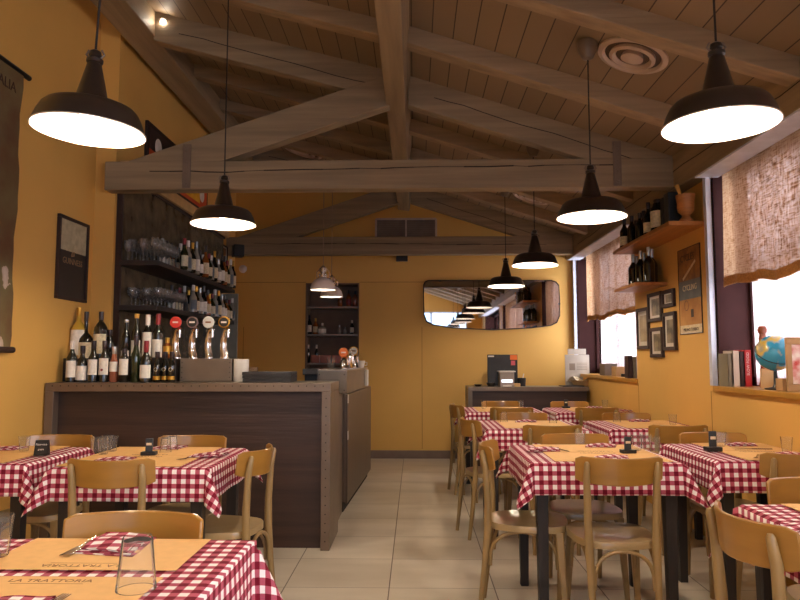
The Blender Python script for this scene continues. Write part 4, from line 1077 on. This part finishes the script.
# far sill
by2 = 6.58
book(P(630.5, 370, Y=by2).x, by2, .04, .21, .12, 'book_dark', 'dark book at the end of the far window sill')
book(P(635, 370, Y=by2).x, by2, .036, .2, .12, 'book_grey', 'brown grey book against the far window jamb')
for (px, dims, m_, lb, y_) in ((608, (.16, .12, .13), 'iron', 'grey box on the far window sill', 7.1), (619, (.14, .1, .1), 'cardboard', 'tan carton beside the grey box on the far sill', 6.85), (626.5, (.1, .08, .03), 'black', 'flat black case in front of the far sill books', 6.62)):
    tag(MB().box((0, 0, dims[2] / 2), dims, rz=.2).build('storage_box', m_, bevel=.004, loc=(XR + .09, P(px, 375, X=XR + .08).y, ZS)), lb, 'box')

# ------------------------------------------------------------------ chairs
def make_chair(label, dark=False):
    cw = 'chair_dark' if dark else 'chair_wood'
    t = thing('dining_chair', label, 'chair', (0, 0, 0), 0, 'bentwood dining chairs')
    # seat outline: rounded trapezoid, dished
    n = 40; H = .45; outl = []
    for i in range(n):
        w = 2 * PI * i / n; cx_, sy_ = math.cos(w), math.sin(w)
        e = 3.2; rr = (abs(cx_) ** e + abs(sy_) ** e) ** (-1 / e)
        yy = rr * sy_ * .195; hw = .185 + .015 * (yy / .195)
        outl.append((rr * cx_ * hw, yy))
    mb = MB(); rings = [(1.0, H - .03), (1.0, H - .006), (.985, H), (.8, H - .002), (.5, H - .009), (.0, H - .012)]
    vs = []
    for (k, z) in rings:
        vs += [(x * max(k, .001), y * max(k, .001), z) for x, y in outl]
    fs = [tuple(range(n))[::-1]]
    for a in range(len(rings) - 1):
        for i in range(n): fs.append((a * n + i, a * n + (i + 1) % n, (a + 1) * n + (i + 1) % n, (a + 1) * n + i))
    mb.add(vs, fs); mb.build('seat', 'seat_wood', t, smooth=True)
    # backrest: curved plywood panel
    mb = MB(); n = 16; vs = []; hw = .192
    for i in range(n + 1):
        u = -1 + 2 * i / n; x = hw * u; y = -.24 + .08 * u * u
        zt = .822 - (.012 if abs(u) > .99 else 0) - .004 * (1 - u * u); zb = .705 + .012 * u * u + (.008 if abs(u) > .99 else 0) - .008
        nx, ny = -.08 * 2 * u / hw, 1; l = math.hypot(nx, ny); nx, ny = nx / l, ny / l; th = .006
        lean = .012
        vs += [(x - nx * th, y - ny * th + lean, zb), (x + nx * th, y + ny * th + lean, zb), (x + nx * th, y + ny * th, zt), (x - nx * th, y - ny * th, zt)]
    fs = [(4 * i + k, 4 * i + (k + 1) % 4, 4 * i + 4 + (k + 1) % 4, 4 * i + 4 + k) for i in range(n) for k in range(4)] + [(0, 1, 2, 3), (4 * n + 3, 4 * n + 2, 4 * n + 1, 4 * n)]
    mb.add(vs, fs); mb.build('backrest', 'back_wood', t, smooth=True, bevel=.004)
    for s in (-1, 1):
        MB().tube([(s * .140, -.235, 0), (s * .143, -.206, .25), (s * .146, -.19, .42), (s * .149, -.188, .55), (s * .153, -.198, .72), (s * .154, -.212, .79), (s * .154, -.213, .80)], [.0125, .016, .0195, .018, .0155, .0125, .007], 12).build('rear_leg', cw, t, smooth=True)
        MB().bar((s * .152, .15, .425), (s * .175, .18, 0), .04, .04, (0, 1, 0), .024, .024).build('front_leg', cw, t, bevel=.006)
    # bentwood arches between the legs
    def arch(a, b, nm='arch_brace'):
        a = Vector(a); b = Vector(b); pts = []
        for i in range(15):
            u = i / 14; w = PI * u
            x = a.lerp(b, .5 - .5 * math.cos(w)); z = .25 + .165 * math.sin(w) ** .6
            pts.append((x.x, x.y, z))
        MB().tube(pts, .009, 8).build(nm, cw, t, smooth=True)
    arch((-.13, -.2, 0), (.13, -.2, 0)); arch((-.16, .155, 0), (.16, .155, 0))
    arch((-.145, -.18, 0), (-.155, .14, 0)); arch((.145, -.18, 0), (.155, .14, 0))
    return t
TL = {}
chairs = [  # x, y of the middle of the backrest, facing angle, label
    (0.907, 3.07, 0, 'chair seen from behind at the table with three tumblers'),
    (0.335, 3.62, -100, 'chair at the aisle side of the table with three tumblers'),
    (0.915, 4.1, 180, 'glossy chair facing forward behind the table with three tumblers'),
    (1.73, 4.18, 180, 'shiny chair behind the table under the globe window'),
    (1.79, 3.21, 0, 'chair seen from behind at the table under the globe window'),
    (1.45, 2.62, 180, 'chair facing forward at the small table nearest the big curtain, glossy top rail'),
    (0.88, 2.0, -85, 'closest chair, side on, big curved back beside the nearest checked table'),
    (0.904, 4.55, 0, 'chair seen from behind at the middle aisle table'),
    (0.866, 5.67, 180, 'chair facing forward behind the middle aisle table'),
    (0.34, 5.05, -76, 'chair at the aisle side of the middle aisle table'),
    (0.345, 6.64, -80, 'chair at the aisle side of the rearmost aisle table'),
    (0.867, 6.2, 0, 'chair seen from behind at the rearmost aisle table'),
    (0.878, 7.22, 180, 'chair facing forward against the host counter behind the rearmost aisle table'),
    (1.628, 6.2, 0, 'chair seen from behind at the rear table by the far window'),
    (1.567, 7.18, 180, 'chair facing forward behind the rear table by the far window'),
    (1.73, 4.56, 0, 'chair seen from behind at the wall table below the small frames'),
    (1.686, 5.68, 180, 'chair facing forward behind the wall table below the small frames'),
    (-1.247, 3.96, 180, 'chair pushed between the bar front and the table with four tumblers'),
    (-2.003, 3.98, 180, 'chair in the corner between yellow wall and bar front'),
    (-1.326, 2.96, 0, 'chair seen from behind at the table with four tumblers'),
    (-0.715, 3.39, 82, 'chair side on beside the bar, facing the table with four tumblers'),
    (-0.775, 2.0, 180, 'large glossy chair back rising behind the closest paper covered table'),
]
proto = None
def back_to_origin(x, y, deg):
    a = R(deg); return (x + (-math.sin(a)) * .236, y + math.cos(a) * .236)
for i, (x, y, deg, lb) in enumerate(chairs):
    X_, Y_ = back_to_origin(x, y, deg)
    if i == 0: proto = make_chair(lb); proto.location = (X_, Y_, 0); proto.rotation_euler.z = R(deg)
    else: dup(proto, (X_, Y_, 0), R(deg), lb, 'bentwood dining chairs')

# ------------------------------------------------------------------ tables and cloths
TZ = .748   # top of wood
def cloth_mesh(w, d, h, seed, xlo=-9, xhi=9):
    rnd = random.Random(seed); st = .0195
    nx, ny = round((w + 2 * h) / st), round((d + 2 * h) / st)
    ph = [rnd.uniform(0, 6.28) for _ in range(8)]
    vs = []; uvs = []
    for i in range(nx + 1):
        for j in range(ny + 1):
            u = -(w / 2 + h) + (w + 2 * h) * i / nx; v = -(d / 2 + h) + (d + 2 * h) * j / ny
            cx_ = max(-w / 2, min(w / 2, u)); cy_ = max(-d / 2, min(d / 2, v)); a, b = u - cx_, v - cy_
            sx, sy = (1 if u > 0 else -1), (1 if v > 0 else -1); A, B = abs(a), abs(b); r = math.hypot(A, B)
            x, y, z = cx_, cy_, 0.0
            if r > 0:
                wob = (math.sin(cx_ * 17 + ph[0]) + math.sin(cy_ * 19 + ph[1])) * .5
                z = -r + (.006 if r < .03 else .004)
                if A > 0 and B > 0:
                    phi = math.atan2(B, A); k = math.sin(2 * phi)
                    out = .012 + r * (.06 + .38 * k * k)
                    dirx = math.cos(phi) ** .8; diry = math.sin(phi) ** .8
                    x += sx * (out * dirx + .012 * r / h * math.sin(4 * phi)); y += sy * (out * diry - .012 * r / h * math.sin(4 * phi))
                    z = -r * (1 - .05 * k)
                elif A > 0:
                    x += sx * (.008 + A * (.06 + .05 * wob)); 
                else:
                    y += sy * (.008 + B * (.06 + .05 * wob))
                if r < .012: z = -r * .5
            vs.append((max(xlo, min(xhi, x)), y, z)); uvs.append((u, v))
    fs = [(i * (ny + 1) + j, (i + 1) * (ny + 1) + j, (i + 1) * (ny + 1) + j + 1, i * (ny + 1) + j + 1) for i in range(nx) for j in range(ny)]
    me = bpy.data.meshes.new('tablecloth'); me.from_pydata(vs, [], fs)
    uvl = me.uv_layers.new(name='UVMap')
    for lp in me.loops: uvl.data[lp.index].uv = (uvs[lp.vertex_index][0] + .01, uvs[lp.vertex_index][1] + .007)
    for p in me.polygons: p.use_smooth = True
    me.materials.append(M['gingham'])
    return me
tables = {  # name: x0,x1,y0,y1, phrase
    'T1': (-1.95, -.446, 1.20, 1.914, 'the closest paper covered table'),
    'T2': (-1.65, -.935, 3.14, 3.85, 'the table with four tumblers'),
    'T3': (XL + .02, -1.82, 3.24, 3.87, 'the table in the corner by the bar'),
    'T4': (.55, 1.265, 3.33, 4.02, 'the table with three tumblers'),
    'T5': (1.455, XR - .02, 3.40, 4.1, 'the table under the globe window'),
    'T6': (1.10, 1.81, 1.70, 2.415, 'the nearest table to the big curtain'),
    'T7': (.50, 1.215, 4.88, 5.59, 'the middle aisle table'),
    'T8': (.48, 1.2, 6.42, 7.14, 'the rearmost aisle table'),
    'T9': (1.31, XR - .02, 6.42, 7.1, 'the rear table by the far window'),
    'T10': (1.37, XR - .02, 4.92, 5.6, 'the wall table below the small frames'),
}
CLZ = TZ + .012
for k, (tn, (x0, x1, y0, y1, ph)) in enumerate(tables.items()):
    cx_, cy_ = (x0 + x1) / 2, (y0 + y1) / 2; w, d = x1 - x0, y1 - y0
    t = thing('dining_table', 'black legged square table, ' + ph, 'table', (cx_, cy_, 0), 0, 'black restaurant tables')
    MB().mm((-w / 2 + .008, -d / 2 + .008, TZ - .025), (w / 2 - .008, d / 2 - .008, TZ)).build('tabletop', 'blackleg', t, bevel=.003)
    MB().mm((-w / 2 + .06, -d / 2 + .06, TZ - .09), (w / 2 - .06, d / 2 - .06, TZ - .025)).build('apron', 'blackleg', t)
    for sx in (-1, 1):
        for sy in (-1, 1):
            X_, Y_ = sx * (w / 2 - .055), sy * (d / 2 - .055)
            MB().bar((X_, Y_, TZ - .026), (X_, Y_, 0), .058, .058, (0, 1, 0), .042, .042).build('leg', 'blackleg', t, bevel=.002)
    o = bpy.data.objects.new('tablecloth', cloth_mesh(w, d, .15 if tn != 'T1' else .2, k, XL + .006 - cx_, XR - .006 - cx_)); COL.objects.link(o)
    o.location = (cx_, cy_, CLZ); sm = o.modifiers.new('thick', 'SOLIDIFY'); sm.thickness = .002
    tag(o, 'red and white checked tablecloth draped over ' + ph, 'tablecloth', 'gingham tablecloths')

# placemats: kraft paper sheets with lettering
def mat_sheet(cx_, cy_, w, d, label, flip, z=CLZ + .004, letters=True, rz=0):
    t = thing('paper_placemat', label, 'placemat', (cx_, cy_, z), rz + (PI if flip else 0), 'kraft paper placemats')
    MB().mm((-w / 2, -d / 2, -.0005), (w / 2, d / 2, .0008)).build('sheet', 'kraft', t)
    if letters:
        text('lettering', 'LA TRATTORIA', .026, 'ink', t, (0, d / 2 - .03, .0009), (0, 0, 0), extrude=.0002, xs=1.05)
        MB().mm((-.08, d / 2 - .05, .0008), (.08, d / 2 - .0485, .0011)).build('underline', 'ink', t)
    return t
# closest table
mat_sheet(-.79, 1.765, .475, .275, 'paper placemat under the folded napkin on the closest table, lettering upside down', True)
mat_sheet(-.80, 1.425, .475, .30, 'paper placemat on the near edge of the closest table, lettering readable', False)
mat_sheet(-1.42, 1.745, .5, .28, 'paper placemat at the wall side of the closest table, far half', True)
mat_sheet(-1.42, 1.43, .5, .30, 'paper placemat at the wall side of the closest table, near half', False)
def mats(tn, dx, w, d2, names):
    x0, x1, y0, y1, ph = tables[tn]
    for s, nm in ((1, 'rear'), (-1, 'front')):
        mat_sheet((x0 + x1) / 2 + dx, (y0 + y1) / 2 + s * (d2 / 2 + .004) + .01, w, d2, 'kraft paper placemat on the %s half of %s' % (nm, ph), s > 0, letters=tn in ('T2', 'T4', 'T5'))
mats('T2', -.06, .57, .34, 0); mats('T3', -.03, .5, .31, 0); mats('T4', .04, .56, .32, 0); mats('T5', .06, .4, .34, 0)
mats('T6', .05, .55, .33, 0); mats('T7', .03, .5, .3, 0); mats('T8', 0, .5, .3, 0); mats('T9', .05, .5, .3, 0); mats('T10', .04, .48, .3, 0)
IZ = CLZ + .006

def napkin_mesh():
    me_v = []; fs = []; uv = []
    n = 12; W = .165; D = .12
    mb = MB(); rnd = random.Random(3)
    for layer in range(3):
        z0 = .001 + layer * .004; sk = .012 * layer
        o = len(me_v)
        for i in range(n + 1):
            for j in range(n + 1):
                u, v = i / n - .5, j / n - .5
                x = u * (W - sk) + v * .03 + sk * .4; y = v * (D - sk) + sk * .2
                z = z0 + .0025 * math.sin(u * 7 + layer) + .003 * (1 - abs(2 * v)) * (layer == 2)
                me_v.append((x, y, z)); uv.append((x + layer * .013, y + layer * .01))
        fs += [(o + i * (n + 1) + j, o + (i + 1) * (n + 1) + j, o + (i + 1) * (n + 1) + j + 1, o + i * (n + 1) + j + 1) for i in range(n) for j in range(n)]
        # skirt
        bd = [o + i * (n + 1) for i in range(n + 1)] + [o + n * (n + 1) + j for j in range(1, n + 1)] + [o + i * (n + 1) + n for i in range(n - 1, -1, -1)] + [o + j for j in range(n - 1, 0, -1)]
        q = len(me_v)
        for b in bd:
            x, y, z = me_v[b]; me_v.append((x, y, max(.0, z - .004))); uv.append((uv[b][0] + .006, uv[b][1] + .006))
        L_ = len(bd)
        fs += [(bd[i], bd[(i + 1) % L_], q + (i + 1) % L_, q + i) for i in range(L_)]
    me = bpy.data.meshes.new('napkin'); me.from_pydata(me_v, [], fs)
    ul = me.uv_layers.new(name='UVMap')
    for lp in me.loops: ul.data[lp.index].uv = uv[lp.vertex_index]
    for p in me.polygons: p.use_smooth = True
    me.materials.append(M['gingham'])
    return me
NAP = napkin_mesh()
def napkin(px, py, deg, label, s=1.0):
    p = P(px, py, Z=IZ); o = bpy.data.objects.new('napkin', NAP); COL.objects.link(o)
    o.location = (p.x, p.y, IZ); o.rotation_euler.z = R(deg); o.scale = (s, s, 1)
    return tag(o, label, 'napkin', 'folded gingham napkins')
napkin(117, 545, 93, 'folded checked napkin on the closest table in front of the big glossy chair', 1.15).scale.y = 1.32
napkin(-6, 611, 10, 'folded checked napkin cut off at the corner of the closest table')
napkin(208, 455.5, 12, 'checked napkin near the open side of the four-tumbler table')
napkin(113, 460, 8, 'checked napkin behind the chair back at the four-tumbler table')
napkin(168, 448, 5, 'checked napkin at the bar side of the four-tumbler table')
napkin(6, 449, 5, 'checked napkin on the corner table by the yellow wall')
napkin(543, 450, 6, 'checked napkin with fork at the aisle corner of the three-tumbler table', 1.1)
napkin(601, 446, -4, 'checked napkin at the rear edge of the three-tumbler table')
napkin(612, 458, 3, 'checked napkin behind the chair back at the three-tumbler table')
napkin(741, 445, 4, 'checked napkin beside the menu stand on the globe window table')
napkin(789, 455, -4, 'checked napkin behind the chair on the globe window table')
napkin(806, 530, 5, 'checked napkin on the nearest table by the big curtain')
napkin(526, 421.5, 3, 'checked napkin on the middle aisle table')
napkin(639, 421, 3, 'checked napkin on the wall table below the small frames')
napkin(594, 407.5, 3, 'checked napkin on the rear table by the far window')
napkin(624, 411, 3, 'checked napkin at the wall side of the rear window table')

def fork_mesh():
    m = MB(); m.bar((0, -.09, .002), (0, .02, .003), .013, .003, (0, 0, 1), .006, .0025); m.bar((0, .02, .003), (0, .045, .002), .006, .0025, (0, 0, 1), .022, .002)
    for k in range(4): m.bar((-.009 + k * .006, .044, .002), (-.0085 + k * .0057, .09, .005), .0035, .002, (0, 0, 1), .002, .0015)
    return m
def knife_mesh():
    m = MB(); m.bar((0, -.1, .003), (0, .0, .003), .015, .006, (0, 0, 1), .011, .005); m.bar((0, .0, .003), (.002, .07, .003), .017, .002, (0, 0, 1), .017, .0015); m.bar((.002, .07, .003), (.006, .1, .003), .017, .0015, (0, 0, 1), .003, .001)
    return m
FK = fork_mesh().build('fork', 'cutlery', bevel=.0008); KN = knife_mesh().build('knife', 'cutlery', bevel=.0008)
def cutlery(src, px, py, deg, label, dz=0, first=False):
    o = src if first else src.copy()
    if not first: COL.objects.link(o)
    p = P(px, py, Z=IZ); o.location = (p.x, p.y, IZ + dz); o.rotation_euler.z = R(deg)
    return tag(o, label, src.name.split('.')[0], 'restaurant cutlery')
cutlery(FK, 81, 547, -3, 'steel fork lying along the edge of the big checked napkin on the closest table', .001, True)
cutlery(KN, 88, 546, -4, 'steel knife under the fork beside the big checked napkin', .0005, True)
cutlery(FK, 36, 612, -10, 'steel fork tip on the near placemat of the closest table')
cutlery(KN, 250, 600, 100, 'steel knife at the open end of the closest table') if False else None
cutlery(FK, 190, 458, 160, 'fork beside the napkin at the open side of the four-tumbler table')
cutlery(KN, 560, 450, -160, 'knife lying beside the aisle corner napkin of the three-tumbler table', .001)
cutlery(KN, 752, 449, 80, 'knife behind the napkin on the globe window table')
cutlery(FK, 757, 457, 150, 'fork near the chair back on the globe window table')

def tumb_at(px, py, label, flip=False, s=.8, g='tumblers on the tables'):
    p = P(px, py, Z=IZ); o = tumb.copy(); COL.objects.link(o)
    o.location = (p.x, p.y, IZ + (.098 * s if flip else 0))
    if flip: o.rotation_euler = (PI, 0, 0)
    o.scale = (s, s, s); o['label'] = label; o['group'] = g
    return o
tumb_at(136, 589, 'upturned clear tumbler on the closest table beside the folded napkin', True, 1.12)
tumb_at(-4, 556, 'clear tumbler at the very edge of view on the closest table', False, 1.0)
for k, (a, b, w_) in enumerate(((96, 452, 'nearest the corner table'), (103, 454, 'second in the cluster'), (107, 450, 'behind the others'), (112, 451, 'at the outer end'))):
    tumb_at(a, b, 'clear tumbler in the four-glass cluster, ' + w_)
tumb_at(165.5, 452, 'upturned tumbler beside the menu stand on the four-tumbler table', True); tumb_at(172, 450, 'upturned tumbler behind its twin on the four-tumbler table', True)
tumb_at(24, 451, 'clear tumbler on the corner table beside the reserved sign'); 
for k, (a, b, w_) in enumerate(((637, 450, 'next to the menu stand'), (646, 449, 'middle of the three'), (655, 452, 'beside the neighbouring table'))): tumb_at(a, b, 'clear tumbler in the row of three, ' + w_)
tumb_at(580, 444, 'tumbler at the rear edge of the three-tumbler table')
tumb_at(721, 446, 'tumbler behind the menu stand on the globe window table')
tumb_at(787, 452, 'tumbler by the wall on the globe window table')
tumb_at(504, 422, 'upturned tumbler on the middle aisle table, aisle side', True); tumb_at(553, 423, 'upturned tumbler on the middle aisle table, window side', True)
tumb_at(484, 408.5, 'tumbler at the aisle side of the rearmost aisle table'); tumb_at(521, 408.5, 'tumbler at the window side of the rearmost aisle table')
tumb_at(605, 408, 'tumbler on the rear table by the far window'); tumb_at(617, 422, 'upturned tumbler on the wall table below the small frames', True)
tumb_at(673, 425, 'tumbler at the wall edge of the table below the small frames')

# menu stands: black base with clear jar and upright card
def stand(px, py, label, first=None):
    p = P(px, py, Z=IZ)
    if first is None:
        t = thing('menu_stand', label, 'menu stand', (p.x, p.y, IZ), .1, 'black menu stands')
        MB().box((0, 0, .009), (.075, .045, .018)).build('base', 'black', t, bevel=.003)
        MB().box((0, 0, .05), (.036, .01, .066)).build('card', 'blue_tin', t, bevel=.002)
        MB().box((0, -.0055, .055), (.026, .001, .012)).build('card_print', 'label2', t)
        return t
    return dup(first, (p.x, p.y, IZ), .1, label, 'black menu stands')
ms = stand(149, 455, 'black menu stand on the four-tumbler table')
stand(628, 453, 'black menu stand on the three-tumbler table', ms)
s5 = stand(713, 451, 'black menu stand with striped card on the globe window table', ms); s5.scale = (1.1, 1.1, 1.25)
stand(566, 408, 'black menu stand on the rear table by the far window', ms)
p = P(42, 455, Z=IZ)
t = thing('reserved_sign', 'small black tent sign with white writing on the corner table', 'sign', (p.x, p.y, IZ), R(8))
MB().prism([(-.025, 0), (.025, 0), (.004, .075), (-.004, .075)], 0, -.032, .032).build('card', 'black', t)
text('lettering', 'Riservato', .0145, 'white_ink', t, (0, -.0115, .054), (R(74), 0, 0), extrude=.0002)
text('lettering', 'grazie', .012, 'white_ink', t, (0, -.018, .03), (R(74), 0, 0), extrude=.0002)

# ------------------------------------------------------------------ light
wd = bpy.data.worlds.new('sky'); S.world = wd; wd.use_nodes = True
bg = wd.node_tree.nodes['Background']; bg.inputs[0].default_value = (.86, .89, 1.0, 1); bg.inputs[1].default_value = 9
def portal(name, loc, rot, sx, sy):
    l = bpy.data.lights.new(name, 'AREA'); l.shape = 'RECTANGLE'; l.size = sx; l.size_y = sy; l.cycles.is_portal = True
    o = bpy.data.objects.new(name, l); COL.objects.link(o); o.location = loc; o.rotation_euler = rot
for a, b in WIN:
    portal('window_portal', (XR + .32, (a + b) / 2, (Z_SILL + ZP) / 2), (0, PI / 2, 0), ZP - Z_SILL, b - a)
portal('window_portal', (-.05, YF - .22, (wz0 + wz1) / 2), (PI / 2, 0, 0), 3.3, wz1 - wz0)

vs_ = S.view_settings; S.display_settings.display_device = 'sRGB'
vs_.view_transform = 'Standard'; vs_.look = 'None'; vs_.gamma = 1; vs_.use_curve_mapping = False; vs_.exposure = 0.38
S.cycles.use_denoising = True
S.cycles.max_bounces = 10; S.cycles.diffuse_bounces = 5; S.cycles.transparent_max_bounces = 24; S.cycles.glossy_bounces = 5
S.cycles.sample_clamp_indirect = 6
